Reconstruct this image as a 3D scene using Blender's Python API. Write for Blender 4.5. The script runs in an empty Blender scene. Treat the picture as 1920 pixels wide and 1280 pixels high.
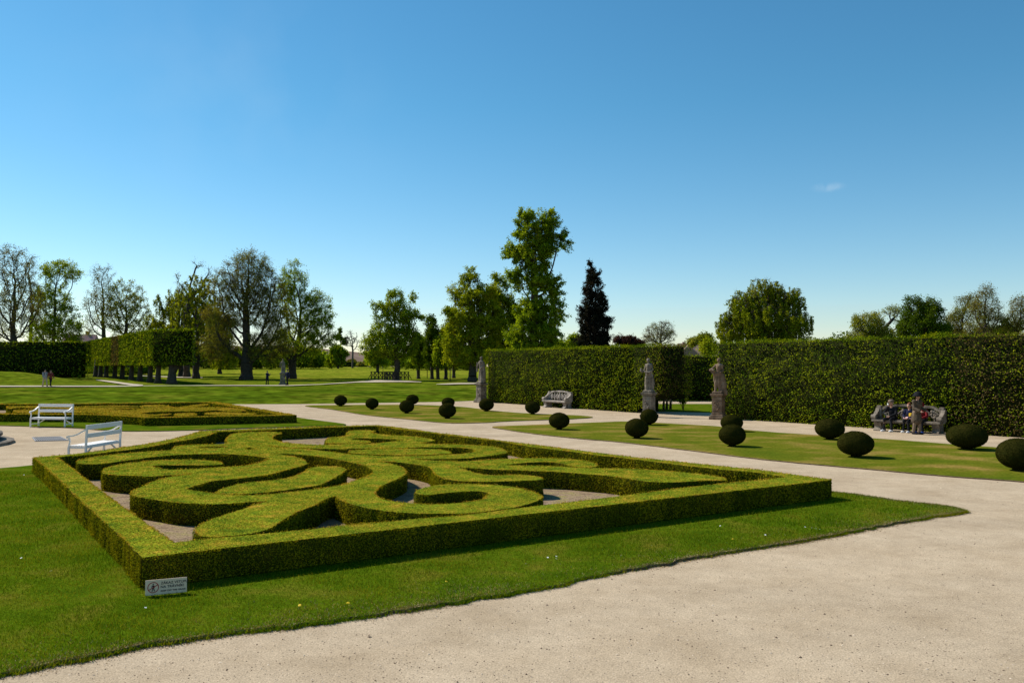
import bpy, bmesh, math, random
import numpy as np
from mathutils import Vector, Matrix, noise as mnoise

random.seed(7)
RNG = np.random.default_rng(11)
scene = bpy.context.scene
col = scene.collection
R = math.radians

# ------------------------------------------------------------------ camera, sky, sun, exposure
CAM_H = 2.8
FPX = 1560.0
PITCH = math.atan(47 / FPX)
cam_data = bpy.data.cameras.new("camera")
cam_data.sensor_width = 36
cam_data.lens = FPX / 1920 * 36
cam_data.clip_start = 0.05
cam_data.clip_end = 9000
cam = bpy.data.objects.new("camera", cam_data)
cam.location = (0, 0, CAM_H)
cam.rotation_euler = (math.pi / 2 + PITCH, 0, 0)
col.objects.link(cam)
scene.camera = cam

SUN_EL = 42.0
SUN_AZ = (-0.86, 0.51)            # ground direction towards the sun
world = bpy.data.worlds.new("World")
scene.world = world
world.use_nodes = True
wn = world.node_tree.nodes
wl = world.node_tree.links
wn.clear()
out = wn.new("ShaderNodeOutputWorld")
bg = wn.new("ShaderNodeBackground")
sky = wn.new("ShaderNodeTexSky")
sky.sky_type = 'NISHITA'
sky.sun_disc = False
sky.sun_elevation = R(SUN_EL)
sky.sun_rotation = math.atan2(SUN_AZ[0], SUN_AZ[1])
sky.altitude = 200
sky.air_density = 1.0
sky.dust_density = 0.15
sky.ozone_density = 1.6
bg.inputs[1].default_value = 0.103
hsv = wn.new("ShaderNodeHueSaturation")
hsv.inputs['Saturation'].default_value = 1.2
hsv.inputs['Hue'].default_value = 0.49
wl.new(sky.outputs[0], hsv.inputs['Color'])
tintn = wn.new("ShaderNodeVectorMath"); tintn.operation = 'MULTIPLY'; 
tcw = wn.new("ShaderNodeTexCoord"); nmw = wn.new("ShaderNodeVectorMath"); nmw.operation = 'NORMALIZE'; wl.new(tcw.outputs['Generated'], nmw.inputs[0])
spw = wn.new("ShaderNodeSeparateXYZ"); wl.new(nmw.outputs[0], spw.inputs[0])
mrw = wn.new("ShaderNodeMapRange"); mrw.inputs['From Min'].default_value = 0.0; mrw.inputs['From Max'].default_value = 0.30; wl.new(spw.outputs['Z'], mrw.inputs['Value'])
mxw = wn.new("ShaderNodeMix"); mxw.data_type = 'VECTOR'; wl.new(mrw.outputs[0], mxw.inputs['Factor'])
mxw.inputs['A'].default_value = (0.98, 0.99, 1.06); mxw.inputs['B'].default_value = (0.66, 0.98, 1.04)
wl.new(mxw.outputs['Result'], tintn.inputs[1])
wl.new(hsv.outputs[0], tintn.inputs[0])
# one thin wisp of cloud high to the right and faint veils to the left, fixed in the sky
geo_w = wn.new("ShaderNodeTexCoord")
def wisp(dirv, tight, scale, amount, stretch, prev):
    dt = wn.new("ShaderNodeVectorMath"); dt.operation = 'DISTANCE'; dt.inputs[1].default_value = dirv
    mpn = wn.new("ShaderNodeMapping"); mpn.inputs['Scale'].default_value = stretch; mpn.inputs['Location'].default_value = (-dirv[0] * (stretch[0] - 1), -dirv[1] * (stretch[1] - 1), -dirv[2] * (stretch[2] - 1))
    nrm = wn.new("ShaderNodeVectorMath"); nrm.operation = 'NORMALIZE'
    wl.new(geo_w.outputs['Generated'], nrm.inputs[0])
    wl.new(nrm.outputs[0], mpn.inputs[0])
    sb = wn.new("ShaderNodeVectorMath"); sb.operation = 'SUBTRACT'; sb.inputs[1].default_value = dirv
    wl.new(nrm.outputs[0], sb.inputs[0])
    ml = wn.new("ShaderNodeVectorMath"); ml.operation = 'MULTIPLY'; ml.inputs[1].default_value = stretch
    wl.new(sb.outputs[0], ml.inputs[0])
    ln = wn.new("ShaderNodeVectorMath"); ln.operation = 'LENGTH'; wl.new(ml.outputs[0], ln.inputs[0])
    fall = wn.new("ShaderNodeMapRange"); fall.interpolation_type = 'SMOOTHSTEP'; fall.inputs['From Min'].default_value = tight; fall.inputs['From Max'].default_value = 0.0
    wl.new(ln.outputs['Value'], fall.inputs['Value'])
    nz = wn.new("ShaderNodeTexNoise"); nz.inputs['Scale'].default_value = scale; nz.inputs['Detail'].default_value = 6
    wl.new(nrm.outputs[0], nz.inputs['Vector'])
    nr = wn.new("ShaderNodeMapRange"); nr.inputs['From Min'].default_value = 0.42; nr.inputs['From Max'].default_value = 0.68
    wl.new(nz.outputs['Fac'], nr.inputs['Value'])
    mu = wn.new("ShaderNodeMath"); mu.operation = 'MULTIPLY'; wl.new(fall.outputs[0], mu.inputs[0]); wl.new(nr.outputs[0], mu.inputs[1])
    ma = wn.new("ShaderNodeMath"); ma.operation = 'MULTIPLY'; ma.inputs[1].default_value = amount; wl.new(mu.outputs[0], ma.inputs[0])
    mx = wn.new("ShaderNodeMix"); mx.data_type = 'RGBA'; wl.new(ma.outputs[0], mx.inputs['Factor']); wl.new(prev, mx.inputs['A'])
    mx.inputs['B'].default_value = (6.5, 7.4, 8.0, 1)
    return mx.outputs['Result']
c1 = wisp((0.350, 0.915, 0.198), 0.022, 60, 0.26, (1, 1, 3.0), tintn.outputs[0])
c2 = wisp((-0.31, 0.90, 0.30), 0.26, 7, 0.09, (1, 1, 1.6), c1)
wl.new(c2, bg.inputs[0])
wl.new(bg.outputs[0], out.inputs[0])

sun_d = bpy.data.lights.new("sun", 'SUN')
sun_d.energy = 5.0
sun_d.angle = R(0.53)
sun_d.color = (1.0, 0.95, 0.86)
sun = bpy.data.objects.new("sun", sun_d)
ce = math.cos(R(SUN_EL))
to_sun = Vector((SUN_AZ[0] * ce, SUN_AZ[1] * ce, math.sin(R(SUN_EL))))
sun.rotation_euler = to_sun.to_track_quat('Z', 'Y').to_euler()
sun.location = (-40, 30, 60)
col.objects.link(sun)

scene.view_settings.view_transform = 'Standard'
scene.view_settings.look = 'None'
scene.view_settings.exposure = 0.25
scene.view_settings.gamma = 1.0
scene.view_settings.use_curve_mapping = False
scene.render.engine = 'CYCLES'
scene.cycles.max_bounces = 6
scene.cycles.transparent_max_bounces = 8
scene.cycles.diffuse_bounces = 3
scene.cycles.transmission_bounces = 4
scene.cycles.use_denoising = True
scene.render.resolution_x = 1024
scene.render.resolution_y = 682

# ------------------------------------------------------------------ measuring helpers
CP, SP = math.cos(PITCH), math.sin(PITCH)

def ray(px, py):
    a, b = px - 960.0, 640.0 - py
    return Vector((a, FPX * CP - b * SP, FPX * SP + b * CP))

def P(px, py, z=0.0):
    d = ray(px, py)
    t = (z - CAM_H) / d.z
    return Vector((d.x * t, d.y * t, z))

def at(px, py, Y):
    """point on the ray through a photo pixel at ground distance Y"""
    d = ray(px, py)
    t = Y / d.y
    return Vector((d.x * t, Y, CAM_H + d.z * t))

def sm(x):
    x = np.clip(x, 0.0, 1.0)
    return x * x * (3 - 2 * x)

def terrain_z(X, Y):
    X = np.asarray(X, float); Y = np.asarray(Y, float)
    y0 = 62.0 + np.clip(X + 19, 0, 18) * 0.36
    fade = 1 - sm((X + 1.5) / 5.0)
    bank = 0.8 * sm((Y - y0) / 13.0) * fade
    rise = 1.9 * np.clip((Y - 105) / 200.0, 0, 1)
    d = (X + 43) * -0.82 + (Y - 98) * -0.57
    mound = 1.25 * sm((d - 3) / 9.0) * sm((Y - 90) / 18.0) * sm((170 - Y) / 40.0)
    return bank + rise + mound

def ground_at(px, py):
    d = ray(px, py)
    Ys = np.linspace(5, 420, 8000)
    t = Ys / d.y
    z = CAM_H + d.z * t
    zt = terrain_z(d.x * t, Ys)
    below = np.nonzero(z <= zt)[0]
    i = below[0] if len(below) else len(Ys) - 1
    return Vector((d.x * t[i], Ys[i], float(zt[i])))

# ------------------------------------------------------------------ object helpers
def tag(o, label=None, cat=None, group=None, kind=None):
    if label: o['label'] = label
    if cat: o['category'] = cat
    if group: o['group'] = group
    if kind: o['kind'] = kind
    return o

def empty(name, loc=(0, 0, 0), rz=0.0):
    o = bpy.data.objects.new(name, None)
    o.location = loc
    o.rotation_euler = (0, 0, rz)
    o.empty_display_size = 0.2
    col.objects.link(o)
    return o

def link(name, me, parent=None, mats=()):
    for m in mats:
        me.materials.append(m)
    o = bpy.data.objects.new(name, me)
    if parent is not None:
        o.parent = parent
    col.objects.link(o)
    return o

def np_mesh(name, blocks, smooth=False):
    """blocks: list of (V (n,3), F (m,k), material index)"""
    nv = sum(len(b[0]) for b in blocks)
    V = np.concatenate([b[0] for b in blocks]).astype(np.float32)
    loops, starts, mats = [], [], []
    off = 0; ls = 0
    for v, f, mi in blocks:
        f = np.asarray(f, np.int32)
        k = f.shape[1]
        loops.append((f + off).ravel())
        starts.append(np.arange(len(f), dtype=np.int32) * k + ls)
        mats.append(np.full(len(f), mi, np.int32))
        off += len(v); ls += f.size
    loops = np.concatenate(loops); starts = np.concatenate(starts); mats = np.concatenate(mats)
    me = bpy.data.meshes.new(name)
    me.vertices.add(nv)
    me.vertices.foreach_set('co', V.ravel())
    me.loops.add(len(loops))
    me.loops.foreach_set('vertex_index', loops.astype(np.int32))
    me.polygons.add(len(starts))
    me.polygons.foreach_set('loop_start', starts)
    me.polygons.foreach_set('material_index', mats)
    if smooth:
        me.polygons.foreach_set('use_smooth', np.ones(len(starts), bool))
    me.update(calc_edges=True)
    return me

def mesh_arrays(me):
    me.calc_loop_triangles()
    V = np.empty(len(me.vertices) * 3, np.float32); me.vertices.foreach_get('co', V)
    T = np.empty(len(me.loop_triangles) * 3, np.int32); me.loop_triangles.foreach_get('vertices', T)
    return V.reshape(-1, 3), T.reshape(-1, 3)

def leaf_quads(Pn, N, S, aspect=0.62, tilt=0.75, fold=0.0):
    """one small pointed leaf (4 corners) per point, facing roughly along N"""
    n = len(Pn)
    D = N + RNG.normal(0, tilt, (n, 3))
    D /= np.linalg.norm(D, axis=1, keepdims=True) + 1e-9
    T = np.cross(D, RNG.normal(0, 1, (n, 3)))
    T /= np.linalg.norm(T, axis=1, keepdims=True) + 1e-9
    B = np.cross(D, T)
    s = np.asarray(S).reshape(-1, 1) * 0.5
    V = np.empty((n, 4, 3))
    V[:, 0] = Pn - T * s
    V[:, 1] = Pn + B * s * aspect + T * s * 0.15 + D * s * 0.15
    V[:, 2] = Pn + T * s
    V[:, 3] = Pn - B * s * aspect + T * s * 0.15 + D * s * 0.15
    F = np.arange(n * 4).reshape(n, 4)
    return V.reshape(-1, 3), F

def sample_surface(V, T, dens, zmin=None):
    """random points on triangles; dens(centroids, normals) -> points per square metre"""
    a, b, c = V[T[:, 0]], V[T[:, 1]], V[T[:, 2]]
    cr = np.cross(b - a, c - a)
    ar = np.linalg.norm(cr, axis=1) * 0.5
    Nn = cr / (2 * ar[:, None] + 1e-12)
    cen = (a + b + c) / 3
    want = ar * dens(cen, Nn)
    cnt = np.floor(want + RNG.random(len(want))).astype(int)
    idx = np.repeat(np.arange(len(T)), cnt)
    u = RNG.random(len(idx)); v = RNG.random(len(idx))
    fl = u + v > 1
    u[fl] = 1 - u[fl]; v[fl] = 1 - v[fl]
    Pn = a[idx] + (b - a)[idx] * u[:, None] + (c - a)[idx] * v[:, None]
    return Pn, Nn[idx]

def vnoise(Pn, scale, seed=0.0):
    """cheap smooth pseudo noise in [-1, 1]"""
    x, y, z = (Pn * scale).T
    s = seed
    return (np.sin(x * 1.7 + 1.3 * np.sin(y * 1.1 + s) + s) * np.cos(y * 1.9 + 1.1 * np.sin(z * 1.3 - s)) +
            np.sin(z * 2.3 + 1.7 * np.sin(x * 0.9 + 2 * s) + y * 0.7)) * 0.5

def box_v(x0, x1, y0, y1, z0, z1):
    V = np.array([[x, y, z] for z in (z0, z1) for y in (y0, y1) for x in (x0, x1)], float)
    F = np.array([[0, 2, 3, 1], [4, 5, 7, 6], [0, 1, 5, 4], [2, 6, 7, 3], [0, 4, 6, 2], [1, 3, 7, 5]])
    return V, F

class MB:
    """collects simple shapes and links them as one mesh object"""
    def __init__(self): self.bm = bmesh.new()
    def box(self, c, s, rot=None, bevel=0.0):
        m = Matrix.Translation(Vector(c))
        if rot is not None: m = m @ rot
        g = bmesh.ops.create_cube(self.bm, size=1.0, matrix=m @ Matrix.Diagonal((*s, 1)))
        if bevel > 0:
            es = list({e for v in g['verts'] for e in v.link_edges})
            bmesh.ops.bevel(self.bm, geom=es, offset=bevel, segments=2, affect='EDGES', profile=0.6)
        return self
    def bar(self, a, b, w, t, bevel=0.0, up=(0, 0, 1)):
        a, b = Vector(a), Vector(b)
        d = (b - a); L = d.length; d.normalize()
        u = Vector(up); s = d.cross(u)
        if s.length < 1e-4: s = d.cross(Vector((1, 0, 0)))
        s.normalize(); u = s.cross(d)
        rot = Matrix((d, s, u)).transposed().to_4x4()
        return self.box((a + b) / 2, (L, w, t), rot, bevel)
    def tube(self, pts, rad, seg=8, cap=True):
        pts = [Vector(p) for p in pts]
        rad = rad if hasattr(rad, '__len__') else [rad] * len(pts)
        rings = []
        for i, p in enumerate(pts):
            d = (pts[min(i + 1, len(pts) - 1)] - pts[max(i - 1, 0)]).normalized()
            s = d.cross(Vector((0.13, 0.21, 0.97)))
            if s.length < 1e-3: s = d.cross(Vector((1, 0, 0)))
            s.normalize(); u = s.cross(d)
            rings.append([self.bm.verts.new(p + (s * math.cos(k * 2 * math.pi / seg) + u * math.sin(k * 2 * math.pi / seg)) * rad[i]) for k in range(seg)])
        for i in range(len(rings) - 1):
            for k in range(seg):
                self.bm.faces.new((rings[i][k], rings[i][(k + 1) % seg], rings[i + 1][(k + 1) % seg], rings[i + 1][k]))
        if cap:
            self.bm.faces.new(rings[0][::-1]); self.bm.faces.new(rings[-1])
        return self
    def lathe(self, prof, c=(0, 0, 0), seg=20, sx=1, sy=1):
        c = Vector(c); rings = []
        for r, z in prof:
            rings.append([self.bm.verts.new(c + Vector((r * sx * math.cos(k * 2 * math.pi / seg), r * sy * math.sin(k * 2 * math.pi / seg), z))) for k in range(seg)])
        for i in range(len(rings) - 1):
            for k in range(seg):
                self.bm.faces.new((rings[i][k], rings[i][(k + 1) % seg], rings[i + 1][(k + 1) % seg], rings[i + 1][k]))
        self.bm.faces.new(rings[0][::-1]); self.bm.faces.new(rings[-1])
        return self
    def ball(self, c, r, s=(1, 1, 1), sub=2):
        bmesh.ops.create_icosphere(self.bm, subdivisions=sub, radius=r, matrix=Matrix.Translation(Vector(c)) @ Matrix.Diagonal((*s, 1)))
        return self
    def prism(self, pts, y0, y1, axis='y'):
        def mk(p, t):
            return Vector((p[0], t, p[1])) if axis == 'y' else (Vector((t, p[0], p[1])) if axis == 'x' else Vector((p[0], p[1], t)))
        A = [self.bm.verts.new(mk(p, y0)) for p in pts]
        B = [self.bm.verts.new(mk(p, y1)) for p in pts]
        self.bm.faces.new(A); self.bm.faces.new(B[::-1])
        n = len(pts)
        for i in range(n):
            self.bm.faces.new((A[i], B[i], B[(i + 1) % n], A[(i + 1) % n]))
        return self
    def mesh(self, name, smooth=False):
        bmesh.ops.recalc_face_normals(self.bm, faces=self.bm.faces[:])
        me = bpy.data.meshes.new(name)
        self.bm.to_mesh(me); self.bm.free()
        if smooth:
            me.polygons.foreach_set('use_smooth', np.ones(len(me.polygons), bool))
        return me
    def build(self, name, mat, parent=None, smooth=False):
        return link(name, self.mesh(name, smooth), parent, [mat])

def fuse(mb, voxel, smooth_it=2, disp=0.0, dscale=6.0):
    """melt overlapping shapes into one continuous skin"""
    me = mb.mesh("tmp")
    o = bpy.data.objects.new("tmp", me); col.objects.link(o)
    m = o.modifiers.new("r", 'REMESH'); m.mode = 'VOXEL'; m.voxel_size = voxel; m.use_smooth_shade = True
    if smooth_it:
        s = o.modifiers.new("s", 'SMOOTH'); s.iterations = smooth_it; s.factor = 0.5
    bpy.context.view_layer.update()
    dg = bpy.context.evaluated_depsgraph_get()
    res = bpy.data.meshes.new_from_object(o.evaluated_get(dg))
    bpy.data.objects.remove(o); bpy.data.meshes.remove(me)
    if disp > 0:
        for v in res.vertices:
            v.co += v.normal * disp * mnoise.noise(v.co * dscale)
    return res

# ------------------------------------------------------------------ materials
def new_mat(name):
    m = bpy.data.materials.new(name); m.use_nodes = True
    m.node_tree.nodes.clear()
    return m, m.node_tree.nodes, m.node_tree.links

def ramp(n, stops):
    r = n.new("ShaderNodeValToRGB")
    e = r.color_ramp.elements
    e[0].position = stops[0][0]; e[0].color = (*stops[0][1], 1)
    e[1].position = stops[-1][0]; e[1].color = (*stops[-1][1], 1)
    for p, c in stops[1:-1]:
        x = e.new(p); x.color = (*c, 1)
    return r

def leaf_mat(name, cols, scale=1.5, trans=0.4, var=0.5, gloss=0.0, rand_pick=0.35):
    m, n, l = new_mat(name)
    o = n.new("ShaderNodeOutputMaterial")
    geo = n.new("ShaderNodeNewGeometry")
    tex = n.new("ShaderNodeTexNoise"); tex.inputs['Scale'].default_value = scale; tex.inputs['Detail'].default_value = 4
    l.new(geo.outputs['Position'], tex.inputs['Vector'])
    mx = n.new("ShaderNodeMath"); mx.operation = 'MULTIPLY_ADD'
    mx.inputs[1].default_value = rand_pick; 
    sub = n.new("ShaderNodeMath"); sub.operation = 'SUBTRACT'; sub.inputs[1].default_value = rand_pick * 0.5
    l.new(geo.outputs['Random Per Island'], mx.inputs[0]); l.new(tex.outputs['Fac'], mx.inputs[2])
    l.new(mx.outputs[0], sub.inputs[0])
    k = len(cols)
    rp = ramp(n, [(0.30 + 0.4 * i / (k - 1), c) for i, c in enumerate(cols)])
    l.new(sub.outputs[0], rp.inputs[0])
    wn_ = n.new("ShaderNodeTexWhiteNoise"); wn_.noise_dimensions = '1D'
    l.new(geo.outputs['Random Per Island'], wn_.inputs['W'])
    mr = n.new("ShaderNodeMapRange"); mr.inputs['To Min'].default_value = 1 - var; mr.inputs['To Max'].default_value = 1 + var
    l.new(wn_.outputs['Value'], mr.inputs['Value'])
    vm = n.new("ShaderNodeVectorMath"); vm.operation = 'SCALE'
    l.new(rp.outputs[0], vm.inputs[0]); l.new(mr.outputs[0], vm.inputs['Scale'])
    df = n.new("ShaderNodeBsdfDiffuse"); l.new(vm.outputs[0], df.inputs[0])
    tr = n.new("ShaderNodeBsdfTranslucent")
    tint = n.new("ShaderNodeVectorMath"); tint.operation = 'MULTIPLY'; tint.inputs[1].default_value = (1.25, 1.15, 0.35)
    l.new(vm.outputs[0], tint.inputs[0]); l.new(tint.outputs[0], tr.inputs[0])
    mix = n.new("ShaderNodeMixShader"); mix.inputs[0].default_value = trans
    l.new(df.outputs[0], mix.inputs[1]); l.new(tr.outputs[0], mix.inputs[2])
    last = mix
    if gloss > 0:
        g = n.new("ShaderNodeBsdfGlossy"); g.inputs['Roughness'].default_value = 0.45
        g.inputs[0].default_value = (0.9, 0.95, 0.85, 1)
        m2 = n.new("ShaderNodeMixShader"); m2.inputs[0].default_value = gloss
        l.new(mix.outputs[0], m2.inputs[1]); l.new(g.outputs[0], m2.inputs[2]); last = m2
    l.new(last.outputs[0], o.inputs[0])
    return m

def noise_mat(name, cols, scale=3.0, rough=0.9, bump=0.3, bscale=40.0, bdist=0.01, detail=6, spec=0.2, fine=None, stretch=None):
    m, n, l = new_mat(name)
    o = n.new("ShaderNodeOutputMaterial")
    b = n.new("ShaderNodeBsdfPrincipled")
    b.inputs['Roughness'].default_value = rough
    b.inputs['Specular IOR Level'].default_value = spec
    tc = n.new("ShaderNodeTexCoord")
    src = tc.outputs['Object']
    if stretch:
        mp = n.new("ShaderNodeMapping"); mp.inputs['Scale'].default_value = stretch
        l.new(src, mp.inputs[0]); src = mp.outputs[0]
    t = n.new("ShaderNodeTexNoise"); t.inputs['Scale'].default_value = scale; t.inputs['Detail'].default_value = detail
    t.inputs['Roughness'].default_value = 0.62
    l.new(src, t.inputs['Vector'])
    k = len(cols)
    rp = ramp(n, [(0.32 + 0.36 * i / (k - 1), c) for i, c in enumerate(cols)])
    l.new(t.outputs['Fac'], rp.inputs[0])
    colr = rp.outputs[0]
    if fine:
        fs, amt = fine
        t3 = n.new("ShaderNodeTexNoise"); t3.inputs['Scale'].default_value = fs; t3.inputs['Detail'].default_value = 3
        l.new(src, t3.inputs['Vector'])
        mr = n.new("ShaderNodeMapRange"); mr.inputs['From Min'].default_value = 0.3; mr.inputs['From Max'].default_value = 0.7
        mr.inputs['To Min'].default_value = 1 - amt; mr.inputs['To Max'].default_value = 1 + amt
        l.new(t3.outputs['Fac'], mr.inputs['Value'])
        vm = n.new("ShaderNodeVectorMath"); vm.operation = 'SCALE'
        l.new(colr, vm.inputs[0]); l.new(mr.outputs[0], vm.inputs['Scale']); colr = vm.outputs[0]
    l.new(colr, b.inputs['Base Color'])
    if bump > 0:
        t2 = n.new("ShaderNodeTexNoise"); t2.inputs['Scale'].default_value = bscale; t2.inputs['Detail'].default_value = 5
        l.new(src, t2.inputs['Vector'])
        bp = n.new("ShaderNodeBump"); bp.inputs['Strength'].default_value = bump; bp.inputs['Distance'].default_value = bdist
        l.new(t2.outputs['Fac'], bp.inputs['Height']); l.new(bp.outputs[0], b.inputs['Normal'])
    l.new(b.outputs[0], o.inputs[0])
    return m

def plain(name, c, rough=0.7, spec=0.3, metal=0.0, var=0.06):
    lo = tuple(max(0, x * (1 - var)) for x in c); hi = tuple(min(1, x * (1 + var)) for x in c)
    m = noise_mat(name, [lo, hi], scale=12, rough=rough, bump=0.08, bscale=60, bdist=0.003, spec=spec)
    m.node_tree.nodes['Principled BSDF'].inputs['Metallic'].default_value = metal
    return m

M = {}
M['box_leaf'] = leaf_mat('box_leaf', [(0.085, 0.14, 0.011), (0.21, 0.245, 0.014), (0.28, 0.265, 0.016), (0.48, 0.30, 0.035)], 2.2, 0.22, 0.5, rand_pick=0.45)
M['box_leaf_gold'] = leaf_mat('box_leaf_gold', [(0.15, 0.15, 0.012), (0.27, 0.20, 0.014), (0.38, 0.23, 0.03)], 1.0, 0.2, 0.4, rand_pick=0.4)
M['box_core'] = noise_mat('box_core', [(0.03, 0.038, 0.005), (0.05, 0.055, 0.006), (0.075, 0.055, 0.010)], 1.3, bump=0.9, bscale=90, bdist=0.02, spec=0.0, fine=(60, 0.5))  # dark twigs, with the shade of the hedge sides put into the colour
M['box_side'] = leaf_mat('box_side', [(0.10, 0.12, 0.004), (0.19, 0.18, 0.006), (0.33, 0.27, 0.009)], 1.5, 0.25, 0.35, rand_pick=0.35)  # side leaves toned down from the top: face shade put into the colour
M['box_tip'] = leaf_mat('box_tip', [(0.30, 0.27, 0.012), (0.46, 0.30, 0.02), (0.55, 0.30, 0.05)], 2.5, 0.3, 0.3, rand_pick=0.6)
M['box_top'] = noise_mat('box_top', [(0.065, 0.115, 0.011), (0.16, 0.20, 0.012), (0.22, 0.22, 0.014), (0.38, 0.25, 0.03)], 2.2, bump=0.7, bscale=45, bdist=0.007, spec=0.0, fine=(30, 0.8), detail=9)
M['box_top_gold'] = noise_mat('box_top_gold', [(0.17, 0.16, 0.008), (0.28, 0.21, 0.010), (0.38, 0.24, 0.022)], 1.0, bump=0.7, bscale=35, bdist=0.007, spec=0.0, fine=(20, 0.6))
M['horn_leaf'] = leaf_mat('hornbeam_leaf', [(0.04, 0.075, 0.005), (0.11, 0.165, 0.006), (0.26, 0.285, 0.011)], 0.9, 0.35, 0.5, rand_pick=0.5)
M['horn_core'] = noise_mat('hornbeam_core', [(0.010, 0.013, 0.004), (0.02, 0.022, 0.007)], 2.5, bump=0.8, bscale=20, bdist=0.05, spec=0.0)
M['brown_leaf'] = leaf_mat('withered_leaf', [(0.09, 0.065, 0.03), (0.13, 0.085, 0.035), (0.10, 0.10, 0.02)], 0.9, 0.3, 0.4)
M['yew_leaf'] = leaf_mat('yew_needle', [(0.020, 0.027, 0.004), (0.036, 0.038, 0.006), (0.06, 0.052, 0.010)], 3.0, 0.15, 0.4)
M['yew_core'] = noise_mat('yew_core', [(0.018, 0.019, 0.004), (0.034, 0.030, 0.006)], 5, bump=0.8, bscale=70, bdist=0.02, spec=0.0)
M['bark'] = noise_mat('bark', [(0.045, 0.036, 0.028), (0.085, 0.068, 0.052)], 4, bump=0.8, bscale=14, bdist=0.05, spec=0.1)
M['bark_grey'] = noise_mat('bark_grey', [(0.09, 0.075, 0.06), (0.17, 0.14, 0.115)], 4, bump=0.6, bscale=14, bdist=0.04, spec=0.1)
M['grass_blade'] = leaf_mat('grass_blade', [(0.055, 0.115, 0.003), (0.10, 0.155, 0.004), (0.19, 0.18, 0.015)], 0.8, 0.4, 0.55, rand_pick=0.45)
M['lawn'] = noise_mat('lawn', [(0.04, 0.075, 0.003), (0.07, 0.11, 0.004), (0.13, 0.12, 0.012)], 1.1, bump=0.8, bscale=60, bdist=0.006, spec=0.0, fine=(45, 0.5))
M['lawn_dry'] = noise_mat('lawn_dry', [(0.07, 0.10, 0.007), (0.115, 0.122, 0.010), (0.26, 0.17, 0.045)], 0.42, bump=0.6, bscale=40, bdist=0.006, spec=0.0, fine=(14, 0.3), stretch=(1, 1.3, 1))
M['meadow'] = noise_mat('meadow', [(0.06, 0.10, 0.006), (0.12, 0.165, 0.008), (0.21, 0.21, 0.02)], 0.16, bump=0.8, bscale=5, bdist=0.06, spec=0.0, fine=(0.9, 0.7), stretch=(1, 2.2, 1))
M['gravel'] = noise_mat('gravel', [(0.385, 0.290, 0.190), (0.44, 0.338, 0.228), (0.485, 0.378, 0.26)], 0.9, bump=0.8, bscale=80, bdist=0.004, spec=0.0, fine=(55, 0.3), detail=10)
M['far_gravel'] = noise_mat('far_gravel', [(0.40, 0.33, 0.23), (0.50, 0.42, 0.31)], 0.7, bump=0.3, bscale=40, spec=0.1)
M['soil'] = noise_mat('soil', [(0.16, 0.11, 0.065), (0.27, 0.19, 0.12), (0.24, 0.20, 0.07)], 2.5, bump=0.8, bscale=45, bdist=0.006, spec=0.02, fine=(35, 0.5))
M['earth_edge'] = noise_mat('earth_edge', [(0.09, 0.060, 0.036), (0.20, 0.14, 0.085)], 9, bump=1.0, bscale=60, bdist=0.02, spec=0.05)
M['stone'] = noise_mat('stone', [(0.07, 0.058, 0.045), (0.19, 0.155, 0.12), (0.30, 0.25, 0.19)], 3.5, bump=0.7, bscale=25, bdist=0.015, spec=0.1)
M['stone_pale'] = noise_mat('stone_pale', [(0.12, 0.10, 0.085), (0.30, 0.255, 0.215), (0.42, 0.36, 0.30)], 3.5, bump=0.7, bscale=25, bdist=0.015, spec=0.1)
M['stone_warm'] = noise_mat('stone_warm', [(0.08, 0.055, 0.035), (0.19, 0.125, 0.08), (0.28, 0.21, 0.15)], 3.0, bump=0.7, bscale=25, bdist=0.015, spec=0.1)
M['white'] = noise_mat('white_paint', [(0.82, 0.76, 0.70), (0.90, 0.84, 0.78)], 6, rough=0.5, bump=0.1, bscale=50, bdist=0.002, spec=0.4)
M['metal'] = plain('grate_metal', (0.24, 0.22, 0.21), 0.55, 0.5, 0.3)
M['wood'] = noise_mat('dark_wood', [(0.035, 0.026, 0.02), (0.075, 0.055, 0.04)], 6, bump=0.3, bscale=30, spec=0.15)
M['hill'] = noise_mat('hill_field', [(0.19, 0.13, 0.10), (0.27, 0.19, 0.145)], 0.02, bump=0.2, bscale=0.5, bdist=0.4, spec=0)
M['water'] = plain('dark_water', (0.02, 0.025, 0.02), 0.1, 0.5)

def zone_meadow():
    # rough bank with slope shade painted in, mown and drier grass farther off
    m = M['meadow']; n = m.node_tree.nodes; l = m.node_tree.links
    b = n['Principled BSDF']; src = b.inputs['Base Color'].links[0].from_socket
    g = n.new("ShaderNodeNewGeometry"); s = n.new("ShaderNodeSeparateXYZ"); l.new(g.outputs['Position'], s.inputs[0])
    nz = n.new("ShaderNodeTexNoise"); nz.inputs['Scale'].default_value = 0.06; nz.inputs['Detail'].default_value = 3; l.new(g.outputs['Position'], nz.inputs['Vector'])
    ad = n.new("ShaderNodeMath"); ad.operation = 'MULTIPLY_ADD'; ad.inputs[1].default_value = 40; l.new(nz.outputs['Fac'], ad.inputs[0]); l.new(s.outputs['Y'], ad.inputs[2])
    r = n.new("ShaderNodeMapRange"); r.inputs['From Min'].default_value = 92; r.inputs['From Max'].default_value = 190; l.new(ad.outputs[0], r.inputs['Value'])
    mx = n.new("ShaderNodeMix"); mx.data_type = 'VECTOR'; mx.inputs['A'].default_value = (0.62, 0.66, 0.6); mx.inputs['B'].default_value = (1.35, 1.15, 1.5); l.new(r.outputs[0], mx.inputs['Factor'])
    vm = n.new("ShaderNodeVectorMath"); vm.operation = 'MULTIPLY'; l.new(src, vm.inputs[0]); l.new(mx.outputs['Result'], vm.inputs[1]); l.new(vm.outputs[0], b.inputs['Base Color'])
zone_meadow()
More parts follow.
